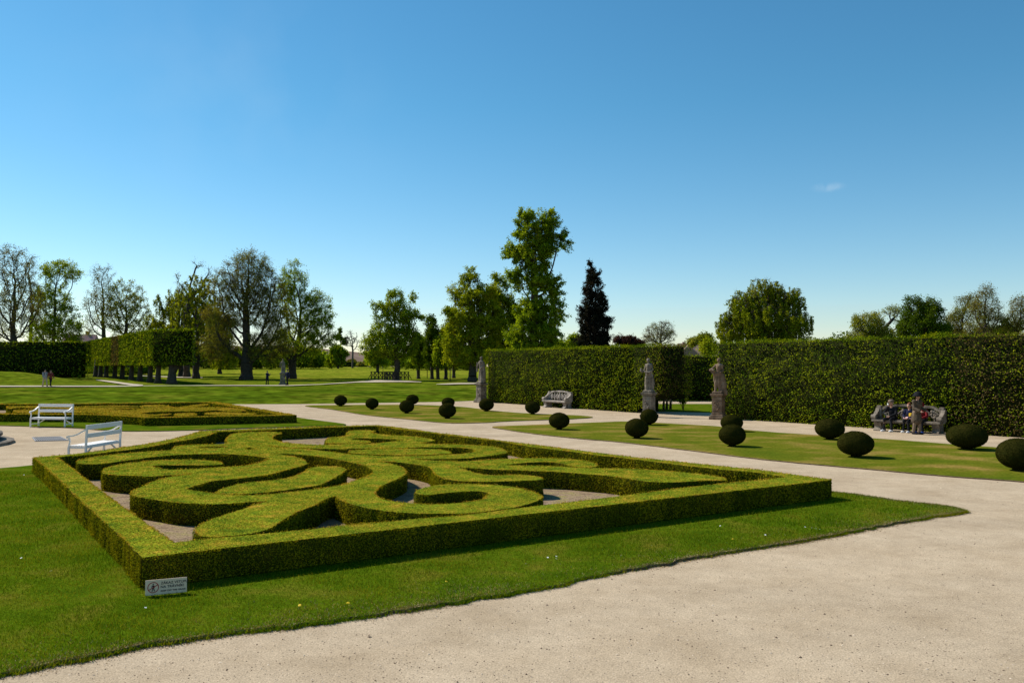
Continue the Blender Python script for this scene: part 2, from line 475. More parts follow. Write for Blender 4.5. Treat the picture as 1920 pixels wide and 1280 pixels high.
def worn_gravel():
    # trodden lighter and damper darker patches
    m = M['gravel']; n = m.node_tree.nodes; l = m.node_tree.links
    b = n['Principled BSDF']; src = b.inputs['Base Color'].links[0].from_socket
    tc = n.new("ShaderNodeTexCoord"); out_ = src
    for sc, amt, st in ((4.5, 0.05, (1, 1, 1)), (0.35, 0.08, (0.6, 1.6, 1)), (18, 0.05, (1, 1, 1))):
        mp = n.new("ShaderNodeMapping"); mp.inputs['Scale'].default_value = st; mp.inputs['Rotation'].default_value = (0, 0, 0.5); l.new(tc.outputs['Object'], mp.inputs[0])
        t = n.new("ShaderNodeTexNoise"); t.inputs['Scale'].default_value = sc; t.inputs['Detail'].default_value = 5; l.new(mp.outputs[0], t.inputs['Vector'])
        r = n.new("ShaderNodeMapRange"); r.inputs['From Min'].default_value = 0.35; r.inputs['From Max'].default_value = 0.65; r.inputs['To Min'].default_value = 1 - amt; r.inputs['To Max'].default_value = 1 + amt; l.new(t.outputs['Fac'], r.inputs['Value'])
        v = n.new("ShaderNodeVectorMath"); v.operation = 'SCALE'; l.new(out_, v.inputs[0]); l.new(r.outputs[0], v.inputs['Scale']); out_ = v.outputs[0]
    l.new(out_, b.inputs['Base Color'])
worn_gravel()

# ------------------------------------------------------------------ outlines
def crop(k, pts):
    """outline points read off enlargements of the photograph: k = (x0, y0, factor)"""
    return [(k[0] + x / k[2], k[1] + y / k[2]) for x, y in pts]
A1 = (140, 800, 5.82); A2 = (400, 790, 5.82); A3 = (620, 790, 5.82); A4 = (860, 800, 5.82); A5 = (1100, 820, 6.0)

def catmull(pts, per=8):
    n = len(pts); o = []
    for i in range(n):
        p0, p1, p2, p3 = (Vector(pts[(i + j - 1) % n]) for j in range(4))
        t = [0]
        for a, b in ((p0, p1), (p1, p2), (p2, p3)):
            t.append(t[-1] + max((b - a).length, 1e-5) ** 0.5)
        for k in range(per):
            u = t[1] + (t[2] - t[1]) * k / per
            A_ = p0 * ((t[1] - u) / (t[1] - t[0])) + p1 * ((u - t[0]) / (t[1] - t[0]))
            B_ = p1 * ((t[2] - u) / (t[2] - t[1])) + p2 * ((u - t[1]) / (t[2] - t[1]))
            C_ = p2 * ((t[3] - u) / (t[3] - t[2])) + p3 * ((u - t[2]) / (t[3] - t[2]))
            D_ = A_ * ((t[2] - u) / (t[2] - t[0])) + B_ * ((u - t[0]) / (t[2] - t[0]))
            E_ = B_ * ((t[3] - u) / (t[3] - t[1])) + C_ * ((u - t[1]) / (t[3] - t[1]))
            o.append(D_ * ((t[2] - u) / (t[2] - t[1])) + E_ * ((u - t[1]) / (t[2] - t[1])))
    return o

def resample(pts, step):
    pts = [Vector(p) for p in pts]; n = len(pts); o = []
    for i in range(n):
        a, b = pts[i], pts[(i + 1) % n]
        k = max(1, int((b - a).length / step))
        for j in range(k):
            o.append(a.lerp(b, j / k))
    return o

def jitter(pts, amp, freq=9.0):
    n = len(pts); o = []
    for i, p in enumerate(pts):
        t = (pts[(i + 1) % n] - pts[i - 1])
        if t.length < 1e-6: o.append(p); continue
        t.normalize()
        nr = Vector((t.y, -t.x))
        a = amp(p) if callable(amp) else amp
        o.append(p + nr * a * (mnoise.noise(Vector((p.x * freq, p.y * freq, 3.1))) + 0.6 * mnoise.noise(Vector((p.x * freq * 2.7, p.y * freq * 2.7, 1.1))) + 0.4 * mnoise.noise(Vector((p.x * freq * 0.3, p.y * freq * 0.3, 7.1)))))
    return o

def fill_mesh(outlines, z0, z1):
    cu = bpy.data.curves.new("tmp", 'CURVE'); cu.dimensions = '2D'; cu.fill_mode = 'BOTH'; cu.extrude = (z1 - z0) / 2
    for pts in outlines:
        s = cu.splines.new('POLY'); s.points.add(len(pts) - 1); s.use_cyclic_u = True
        for i, p in enumerate(pts): s.points[i].co = (p[0], p[1], 0, 1)
    o = bpy.data.objects.new("tmp", cu); col.objects.link(o)
    bpy.context.view_layer.update()
    me = bpy.data.meshes.new_from_object(o.evaluated_get(bpy.context.evaluated_depsgraph_get()))
    bpy.data.objects.remove(o); bpy.data.curves.remove(cu)
    V = np.empty(len(me.vertices) * 3, np.float32); me.vertices.foreach_get('co', V); V = V.reshape(-1, 3)
    V[:, 2] += (z0 + z1) / 2
    me.vertices.foreach_set('co', V.ravel()); me.update()
    bm = bmesh.new(); bm.from_mesh(me); bmesh.ops.remove_doubles(bm, verts=bm.verts[:], dist=1e-4)
    bmesh.ops.recalc_face_normals(bm, faces=bm.faces[:]); bm.to_mesh(me); bm.free()
    return me

def world_outline(px, z, smooth_=True, step=0.07):
    w = [P(x, y, z).to_2d() for x, y in px]
    if smooth_: w = catmull(w, 7)
    return resample(w, step)

# ================================================================== THE SETTING
# terrain behind the garden: one sheet out to the horizon
xs = np.concatenate([np.linspace(-3500, -170, 16)[:-1], np.linspace(-170, 150, 214), np.linspace(150, 3500, 16)[1:]])
ys = np.concatenate([np.linspace(-60, 56, 12)[:-1], np.linspace(56, 90, 86)[:-1], np.linspace(90, 320, 130)[:-1], np.linspace(320, 5000, 20)])
GX, GY = np.meshgrid(xs, ys)
GZ = terrain_z(GX, GY) - 0.05
PT = np.stack([GX, GY, np.zeros_like(GX)], -1).reshape(-1, 3)
rough_ = (vnoise(PT, 0.35, 1) * 0.05 + vnoise(PT, 1.1, 2) * 0.03).reshape(GX.shape) * sm((GY - 64) / 5)
GZ = GZ + rough_
nx, ny = len(xs), len(ys)
I = np.arange(nx * ny).reshape(ny, nx)
F = np.stack([I[:-1, :-1], I[:-1, 1:], I[1:, 1:], I[1:, :-1]], -1).reshape(-1, 4)
me = np_mesh('ground', [(np.stack([GX, GY, GZ], -1).reshape(-1, 3), F, 0)], True)
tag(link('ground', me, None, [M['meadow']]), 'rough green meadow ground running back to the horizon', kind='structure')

# gravel sheet of the garden (a fine sheet that carries every path in it)
bank = [P(x, y) for x, y in [(1900, 752), (1320, 752), (1240, 752), (893, 751), (820, 753.5), (785, 754), (640, 756), (560, 757.3), (430, 757.6), (200, 757.6), (-200, 757.6), (-900, 757.6)]]
outline = [Vector((-75, -8)), Vector((55, -8)), Vector((62, 60))] + [b.to_2d() for b in bank]
me = fill_mesh([jitter(resample(outline, 0.8), 0.07, 1.0)], -0.04, 0.0)
tag(link('gravel_path', me, None, [M['gravel']]), 'pale beige gravel paths around the lawns and parterres', kind='structure')

LAWN_Z = 0.035
def lawn(name, px, mat, label, amp=0.04, step=0.12, mask=None, z=LAWN_Z):
    w = resample(catmull([P(x, y, z).to_2d() for x, y in px], 6), step)
    w = jitter(w, amp, 4.0)
    me = fill_mesh([w], 0.004, z)
    for p in me.polygons:
        p.material_index = 0 if p.normal.z > 0.5 else 1
    o = link(name, me, None, [mat, M['earth_edge']])
    return tag(o, label, kind='structure'), w

front_lawn_px = [(-420, 1390), (-200, 1315), (0, 1261), (100, 1243), (230, 1215), (330, 1198), (460, 1180), (560, 1168), (693, 1151), (767, 1141), (900, 1118), (1027, 1098),
    (1100, 1081), (1240, 1055), (1283, 1047), (1433, 1023), (1533, 1007), (1640, 987), (1740, 968), (1806, 957), (1770, 947), (1680, 937), (1600, 925), (1540, 919),
    (1400, 902), (1180, 868), (1000, 845), (860, 826), (720, 807), (640, 806), (405, 815), (379, 816), (330, 825), (260, 838), (200, 848), (140, 856), (62, 871), (0, 877), (-200, 893), (-500, 915)]
o_, front_lawn_w = lawn('front_lawn', front_lawn_px, M['lawn'], 'lush green lawn strip around the near parterre', amp=0.06, step=0.04)
lawn('left_lawn', [(-300, 796), (0, 797), (53, 798.6), (140, 801.7), (200, 806), (240, 807.5), (300, 807), (380, 805), (450, 802), (560, 799), (647, 796), (600, 788), (556, 782), (480, 771), (400, 762), (200, 762), (-300, 762)],
     M['lawn'], 'green lawn around the farther parterre', amp=0.05, step=0.3)
lawn('ball_lawn_far', [(575, 759.7), (625.6, 767.5), (691, 778), (766, 785.4), (822.6, 791), (852.6, 792.5), (920, 791), (938, 789.5), (1029, 786), (1079, 784.3), (1111, 781.4), (1094, 779), (1063, 777.3),
     (982, 774), (927, 769.7), (891, 765), (852, 761.5), (785, 758.6), (710, 758.3), (640, 758.8)], M['lawn_dry'], 'farther dry lawn planted with clipped balls', amp=0.06, step=0.3)
lawn('ball_lawn_near', [(924, 799), (969, 797), (1029, 794.7), (1094, 792.3), (1179, 789.6), (1230, 792), (1285, 795), (1347, 798.8), (1413, 806.7), (1530, 815), (1647, 821.7), (1780, 831.7), (1880, 839),
     (2020, 851), (2200, 868), (2150, 925), (1990, 909), (1913, 901), (1780, 891.7), (1613, 876.7), (1447, 861.7), (1280, 841.7), (1160, 827.5), (1094, 822), (1016, 814), (954, 805.6)],
     M['lawn_dry'], 'nearer dry lawn planted with clipped balls', amp=0.05, step=0.15)
# grass seen through the gap of the tall hedges
w = resample([Vector((6.0, 62)), Vector((8.6, 52.2)), Vector((12.2, 50.5)), Vector((16, 62))], 0.4)
me = fill_mesh([jitter(w, 0.08, 2)], 0.004, LAWN_Z)
tag(link('gap_lawn', me, None, [M['lawn']]), 'green lawn seen through the gap between the tall hedges', kind='structure')

# soil beds inside the parterres
def soil(name, px, label):
    me = fill_mesh([resample([P(x, y, 0.045).to_2d() for x, y in px], 0.5)], 0.036, 0.046)
    tag(link(name, me, None, [M['soil']]), label, kind='structure')

# paths over the far meadow
def far_path(name, edges, label, dz=0.05):
    pts = []
    for x, yt, yb in edges:
        pts.append((ground_at(x, yt), ground_at(x, yb)))
    V = []; F = []
    for i, (a, b) in enumerate(pts):
        for k in range(5):
            p = a.lerp(b, k / 4); p.z = float(terrain_z(p.x, p.y)) + dz
            V.append(p)
    for i in range(len(pts) - 1):
        for k in range(4):
            F.append((i * 5 + k, i * 5 + k + 1, i * 5 + k + 6, i * 5 + k + 5))
    me = np_mesh(name, [(np.array([tuple(v) for v in V]), np.array(F), 0)], True)
    bm = bmesh.new(); bm.from_mesh(me); bmesh.ops.recalc_face_normals(bm, faces=bm.faces[:])
    if sum(f.normal.z for f in bm.faces) < 0: bmesh.ops.reverse_faces(bm, faces=bm.faces[:])
    bm.to_mesh(me); bm.free()
    return tag(link(name, me, None, [M['far_gravel']]), label, kind='structure')

def interp_edges(stops, n):
    s = np.array(stops, float); xs_ = np.linspace(s[0, 0], s[-1, 0], n)
    return [(x, np.interp(x, s[:, 0], s[:, 1]), np.interp(x, s[:, 0], s[:, 2])) for x in xs_]
far_path('meadow_path', interp_edges([(-60, 723.4, 725.6), (220, 723.6, 725.4), (270, 723.5, 724.2), (330, 723.2, 723.6), (395, 722.5, 723.6), (545, 722.3, 723.8), (600, 720.5, 721.4), (670, 715.6, 717.2), (700, 713.0, 717), (745, 713, 716.4), (790, 716, 716.8)], 120), 'thin gravel path crossing the far meadow')
far_path('meadow_path', interp_edges([(180, 711.5, 713), (215, 715, 718.5), (245, 719.5, 723), (268, 721.8, 724)], 30), 'short gravel path climbing beside the pleached trees')
far_path('meadow_path', interp_edges([(818, 720.4, 721), (840, 719, 721.3), (862, 718.2, 720.6), (905, 718.0, 720.2)], 30), 'gravel path patch behind the far statue')
far_path('meadow_path', interp_edges([(262, 704.0, 705.2), (330, 706.3, 708.0), (380, 707.6, 708.6)], 30), 'gravel path seen between the pleached trunks')

# distant hill with a brown field
hx = np.linspace(-420, -40, 60); hy = np.linspace(400, 620, 14)
HX, HY = np.meshgrid(hx, hy)
HZ = 1.0 + 13.5 * sm((HX + 420) / 60) * sm((-40 - HX) / 90) * sm((HY - 400) / 60)
I = np.arange(60 * 14).reshape(14, 60)
F = np.stack([I[:-1, :-1], I[:-1, 1:], I[1:, 1:], I[1:, :-1]], -1).reshape(-1, 4)
tag(link('hill', np_mesh('hill', [(np.stack([HX, HY, HZ], -1).reshape(-1, 3), F, 0)], True), None, [M['hill']]), 'low brown field slope on the horizon', kind='structure')

# ================================================================== BOX PARTERRES
HB = 0.44
def box_hedge(name, outlines, z1, label, cat, mat='box_leaf', amp=0.018, size_k=0.0015, smin=0.019, cover=1.25, group=None):
    """clipped low hedge: solid core and a coat of small leaves, one mesh"""
    outs = [jitter(o, amp, 5.0) for o in outlines]
    core = fill_mesh(outs, 0.04, z1 - 0.012)
    V, T = mesh_arrays(core)
    V = V.astype(float)
    def dens(c, n):
        d = np.hypot(c[:, 0], c[:, 1])
        s = np.maximum(smin, size_k * d)
        return np.where(n[:, 2] < -0.5, 0, np.where(n[:, 2] > 0.5, 1.1, 1.9) / (s * s)) 
    Pn, Nn = sample_surface(V, T, dens)
    d = np.hypot(Pn[:, 0], Pn[:, 1])
    s = np.maximum(smin, size_k * d) * RNG.uniform(0.7, 1.4, len(d))
    ridge = vnoise(Pn * np.array([1, 1, 0.15]), 6.0, 4)
    side = (np.abs(Nn[:, 2]) < 0.5)
    Pn = Pn + Nn * np.where(side, RNG.uniform(0.0, 0.03, len(d)) + ridge * 0.02, RNG.uniform(-0.002, 0.014, len(d)) + vnoise(Pn, 2.2, 1) * 0.008)[:, None]
    Pn[:, 2] = np.maximum(Pn[:, 2], 0.05 + RNG.random(len(d)) * 0.02)
    bl = []
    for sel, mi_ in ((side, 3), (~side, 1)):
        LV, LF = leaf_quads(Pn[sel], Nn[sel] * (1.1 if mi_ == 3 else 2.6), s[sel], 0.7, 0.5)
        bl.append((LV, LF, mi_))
    # pale new tips along the clipped upper edge
    for oo in outs:
        e = np.array([tuple(q) for q in oo]); nx_ = np.roll(e, -1, 0)
        ln = np.linalg.norm(nx_ - e, axis=1); d = np.hypot(e[:, 0], e[:, 1]); sz = np.maximum(smin, size_k * d) * 0.9
        cnt = RNG.poisson(ln / sz * 2.6 * np.clip(0.75 + 1.1 * vnoise(np.c_[e, np.zeros(len(e))], 2.6, 5), 0.05, 2))
        ix = np.repeat(np.arange(len(e)), cnt); n = len(ix)
        q = e[ix] + (nx_ - e)[ix] * RNG.random((n, 1)) + RNG.normal(0, 0.012, (n, 2))
        LV, LF = leaf_quads(np.c_[q, z1 + RNG.normal(-0.004, 0.010, n)], np.tile([0.0, 0, 1.2], (n, 1)), sz[ix] * RNG.uniform(0.7, 1.3, n), 0.7, 0.6)
        bl.append((LV, LF, 4))
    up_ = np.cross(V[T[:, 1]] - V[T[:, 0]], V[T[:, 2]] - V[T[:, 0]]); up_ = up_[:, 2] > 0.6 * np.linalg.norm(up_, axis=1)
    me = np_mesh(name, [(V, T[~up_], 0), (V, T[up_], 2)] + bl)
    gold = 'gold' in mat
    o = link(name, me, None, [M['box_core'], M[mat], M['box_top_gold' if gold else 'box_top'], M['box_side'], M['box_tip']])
    return tag(o, label, cat, group)

main_px = (crop(A1, [(30, 368), (100, 345), (250, 320), (500, 290), (800, 265), (1050, 250), (1066, 236), (1110, 210), (1250, 195), (1400, 188), (1600, 183), (1642, 180), (1650, 140), (1680, 105)])
    + crop(A2, [(200, 138), (300, 118), (450, 110), (600, 111), (700, 112), (738, 122), (735, 130), (690, 140), (655, 160), (646, 185), (690, 204), (760, 222), (850, 233), (1000, 243), (1150, 250), (1225, 250), (1400, 244)])
    + crop(A3, [(200, 240), (420, 239), (520, 232), (650, 215), (775, 204), (600, 186), (400, 178), (280, 178), (222, 184), (300, 198), (380, 205), (424, 213), (427, 226), (350, 231), (200, 233), (50, 234)])
    + crop(A2, [(1245, 231), (1227, 210), (1240, 190), (1300, 170), (1440, 155), (1452, 130), (1470, 110), (1530, 95), (1620, 91), (1745, 95), (1766, 106)])
    + crop(A3, [(440, 112), (470, 124), (520, 134), (700, 148), (850, 155), (950, 165), (1060, 180), (1120, 198), (1115, 208), (1050, 220), (985, 236), (1100, 240), (1300, 245), (1500, 251), (1620, 258)])
    + crop(A4, [(260, 201), (380, 212), (480, 238), (522, 265), (522, 280), (450, 290), (300, 315), (150, 330), (0, 341)])
    + crop(A3, [(1250, 401), (1100, 404), (925, 402), (1000, 412), (1150, 422), (1300, 427), (1397, 431)])
    + crop(A4, [(100, 370), (250, 360), (440, 348), (600, 340), (750, 336), (900, 335), (1100, 340), (1300, 355), (1450, 383), (1506, 405), (1500, 424), (1430, 434), (1320, 431), (1240, 425), (1130, 397), (1030, 381), (950, 377), (800, 380), (650, 392), (505, 407), (640, 415), (900, 419), (1100, 427), (1300, 439), (1500, 445), (1862, 452)])
    + crop(A5, [(700, 357), (900, 370), (1200, 395), (1400, 420), (1520, 440), (1562, 462), (1555, 474), (1400, 476), (1300, 478), (1100, 490), (900, 497), (700, 489), (500, 464), (300, 430), (150, 415), (0, 405)])
    + crop(A4, [(1200, 493), (1000, 480), (800, 475), (600, 465), (400, 460), (200, 447), (80, 440), (0, 430), (100, 470), (200, 500), (300, 518), (450, 523), (600, 518), (750, 520), (850, 533), (906, 554), (908, 568), (800, 575), (600, 583), (400, 590), (200, 590), (50, 586)])
    + crop(A3, [(1300, 630), (1200, 603), (1150, 575), (1112, 535), (1080, 496), (1000, 475), (900, 458), (750, 440), (620, 432), (522, 431), (620, 446), (700, 465), (780, 498), (815, 532), (820, 555), (800, 580), (720, 622), (620, 665), (550, 700), (500, 745), (482, 775), (500, 805), (570, 838), (700, 865), (820, 880), (932, 888), (1100, 894), (1300, 888), (1500, 870), (1640, 848), (1700, 812), (1724, 788), (1700, 766), (1600, 753), (1450, 756), (1250, 770), (1100, 788), (1000, 790), (934, 776), (950, 742), (1050, 710), (1200, 686), (1400, 675), (1600, 677)])
    + crop(A4, [(260, 620), (400, 628), (600, 650), (750, 685), (850, 720), (900, 750), (903, 768), (850, 800), (750, 835), (600, 870), (400, 900), (200, 925), (0, 937)])
    + crop(A3, [(1200, 994), (1000, 995), (850, 988), (700, 978), (550, 960), (400, 935), (250, 900), (150, 868), (80, 830), (62, 806)])
    + crop(A2, [(1280, 820), (1200, 850), (1120, 900), (1000, 945), (900, 985), (800, 1040), (700, 1100), (600, 1160), (500, 1192), (400, 1212), (200, 1232), (0, 1250)])
    + crop(A1, [(1450, 1190), (1380, 1180), (1330, 1155), (1312, 1125), (1350, 1075), (1450, 1020), (1600, 965), (1750, 915), (1862, 880)])
    + crop(A2, [(450, 900), (572, 864), (400, 869), (200, 884), (0, 893)])
    + crop(A1, [(1400, 832), (1300, 830), (1150, 823), (1000, 805), (850, 783), (700, 758), (625, 738), (609, 718), (640, 690), (720, 650), (850, 596), (950, 562), (1100, 530), (1290, 508), (1150, 514), (1000, 521), (850, 534), (700, 530), (500, 524), (380, 513), (315, 500), (303, 480), (330, 450), (420, 420), (550, 395), (750, 373), (900, 361), (1100, 355), (1300, 355), (1450, 361), (1560, 373), (1604, 390), (1598, 403), (1500, 410), (1300, 412), (1100, 412), (950, 412), (850, 420), (920, 446), (980, 458), (1150, 458), (1300, 455), (1500, 441), (1700, 428), (1862, 417)])
    + crop(A2, [(450, 455), (550, 430), (611, 408), (595, 396), (500, 380), (400, 368), (250, 355), (100, 348)])
    + crop(A1, [(1513, 291), (1300, 292), (1100, 300), (900, 318), (700, 343), (550, 363), (400, 383), (250, 398), (120, 401), (45, 394)]))
hole_leaf = (crop(A2, [(702, 343), (800, 365), (900, 385), (980, 413), (1020, 440), (1012, 462), (900, 495), (750, 535), (600, 573), (400, 600), (200, 622), (0, 640)])
    + crop(A1, [(1380, 618), (1290, 645), (1218, 668), (1300, 688), (1450, 711), (1550, 723), (1650, 733), (1862, 738)])
    + crop(A2, [(450, 795), (600, 790), (800, 769), (1030, 742), (1200, 718), (1350, 693), (1450, 668), (1550, 635), (1650, 603), (1728, 565), (1744, 540), (1700, 497), (1600, 462), (1450, 430), (1300, 400), (1150, 376), (1000, 360), (850, 350)]))
hole_lens = (crop(A2, [(592, 259), (750, 273), (900, 283), (1100, 290), (1300, 296), (1450, 296)])
    + crop(A3, [(200, 292), (400, 290), (700, 286), (900, 279), (1050, 275), (1150, 277), (1300, 279), (1450, 285), (1545, 298), (1574, 317), (1540, 334), (1450, 346), (1300, 354), (1200, 361), (1000, 371), (800, 373), (560, 371), (400, 362), (200, 350)])
    + crop(A2, [(1350, 335), (1200, 316), (1080, 302), (900, 290), (750, 281)]))
hole_slit = crop(A1, [(1340, 222), (1400, 214), (1500, 209), (1620, 209), (1658, 216), (1600, 222), (1480, 225), (1380, 227)])
hole_nick = crop(A2, [(345, 294), (370, 282), (400, 275), (425, 283), (470, 293), (430, 298), (380, 300)])
leaf_px = crop(A2, [(36, 770), (60, 745), (150, 710), (350, 665), (550, 645), (750, 622), (880, 590), (990, 545), (1060, 503), (1150, 485), (1300, 483), (1400, 495), (1446, 518), (1440, 535), (1350, 590), (1250, 645), (1150, 685), (1000, 710), (800, 738), (600, 763), (400, 778), (200, 784), (60, 783)])
lens_px = crop(A3, [(200, 326), (240, 310), (400, 300), (700, 293), (1000, 293), (1180, 300), (1280, 318), (1308, 332), (1290, 343), (1180, 350), (1000, 360), (700, 360), (500, 356), (350, 348), (230, 340)])

ring_out = [(266, 1043), (1560, 898), (1420, 879.2), (1180, 855), (1100, 845), (994, 831.8), (860, 815.5), (709, 796.2), (640, 797.7), (554, 800.6), (405, 805.6), (379, 806.9), (363, 811), (346, 816.5), (329, 820.8), (303, 825.6), (277, 831), (260, 833.8), (234, 837), (209, 841.3), (174, 846), (140, 849.8), (100, 853), (63, 857),
            (80, 870), (100, 888), (127, 913), (153, 939), (187, 969), (227, 1004)]
ring_in = [(325, 1015), (400, 1007), (486, 999.5), (572, 991.7), (646, 983.4), (720, 977), (792, 970), (860, 965.2), (1000, 947.5), (1167, 928), (1283, 913), (1360, 905), (1433, 898), (1473, 893), (1420, 884.6), (1383, 881.6), (1283, 871.7), (1180, 858.5), (1118, 852.2), (1083, 847), (994, 836.5), (940, 827), (878, 820), (809, 811), (740, 803), (707.8, 797.6),
           (620, 800), (555, 803), (468, 806.5), (406, 808.6), (398, 813), (380, 818), (354, 823.3), (320, 828.5), (286, 836), (243, 842), (209, 845.5), (174, 850), (140, 853.5), (105, 855.5), (133, 875), (160, 897), (200, 928), (245, 959), (282, 985)]
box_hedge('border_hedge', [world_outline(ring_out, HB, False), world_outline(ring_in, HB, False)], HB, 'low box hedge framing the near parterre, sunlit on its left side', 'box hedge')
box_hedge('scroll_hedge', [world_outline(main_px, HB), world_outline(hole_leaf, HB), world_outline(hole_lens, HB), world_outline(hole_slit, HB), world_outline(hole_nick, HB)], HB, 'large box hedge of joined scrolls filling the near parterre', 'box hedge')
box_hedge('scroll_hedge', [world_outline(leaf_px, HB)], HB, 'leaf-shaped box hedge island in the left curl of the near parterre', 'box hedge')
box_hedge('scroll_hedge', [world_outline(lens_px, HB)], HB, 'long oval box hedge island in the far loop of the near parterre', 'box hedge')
soil('parterre_soil_ground', [(285, 1035), (1540, 899), (1100, 847), (709, 799), (405, 809), (300, 828), (80, 859)], 'dry brown soil between the near box scrolls')

# farther parterre
H2 = 0.42
r2 = [P(x, y, H2).to_2d() for x, y in [(-160, 772), (-60, 774), (0, 775.8), (67, 776.1), (142, 776.3), (183, 777.2), (233, 779.6), (260, 781.2), (272, 782.7), (556, 777.6), (520, 771.4), (460, 762), (402, 753), (142, 756.3), (0, 757), (-160, 757.4)]]
cx2 = sum(p.x for p in r2) / len(r2); cy2 = sum(p.y for p in r2) / len(r2)
def inset(pts, d):
    n = len(pts); o = []
    for i in range(n):
        a, b, c = pts[i - 1], pts[i], pts[(i + 1) % n]
        e1 = (b - a).normalized(); e2 = (c - b).normalized()
        n1 = Vector((-e1.y, e1.x)); n2 = Vector((-e2.y, e2.x))
        nn = (n1 + n2)
        if nn.length < 1e-3: nn = n1
        nn.normalize(); k = d / max(0.4, nn.dot(n1))
        o.append(b + nn * k)
    return o
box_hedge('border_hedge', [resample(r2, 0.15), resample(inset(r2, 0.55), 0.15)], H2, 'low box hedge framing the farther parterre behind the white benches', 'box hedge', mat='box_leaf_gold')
S2 = [
 ([(13, 763), (22, 760.8), (50, 760.5), (90, 761), (140, 762), (175, 760.5), (225, 759.8), (262, 761.2), (266, 763.5), (240, 765.5), (205, 767), (235, 768), (262, 766.5), (266, 760), (285, 758.6), (312, 759), (316, 761), (330, 763), (355, 760), (385, 757), (388, 759), (365, 762.5),
   (400, 763), (440, 765), (458, 770), (440, 771), (405, 768.5), (375, 770), (330, 770.5), (290, 771.5), (262, 774), (292, 776.3), (320, 775.5), (300, 778.3), (272, 779), (240, 776.8), (205, 775.5), (175, 773.6), (140, 773), (110, 770), (143, 767.5), (100, 765), (60, 764.5), (40, 763.5), (20, 765.5)], 'joined box scrolls of the farther parterre in golden spring growth'),
 ([(26, 770), (34, 768), (60, 767.3), (85, 768), (105, 771.5), (80, 773.5), (45, 773.5), (28, 772)], 'left leaf-shaped box hedge of the farther parterre beside the white bench'),
 ([(328, 776.2), (335, 774.2), (350, 773.6), (364, 774.8), (368, 777), (350, 778.8), (333, 778.6)], 'small oval box hedge near the front of the farther parterre'),
 ([(385, 774.5), (400, 772.5), (430, 772.3), (455, 773.2), (480, 775.2), (462, 777), (420, 777.6), (392, 776.8)], 'right pointed box hedge in the corner of the farther parterre'),
]
for px, lb in S2:
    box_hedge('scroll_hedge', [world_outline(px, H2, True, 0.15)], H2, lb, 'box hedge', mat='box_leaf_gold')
me = fill_mesh([resample(inset(r2, 0.3), 1.0)], 0.036, 0.046)
tag(link('far_parterre_soil_ground', me, None, [M['soil']]), 'brown soil between the scrolls of the farther parterre', kind='structure')

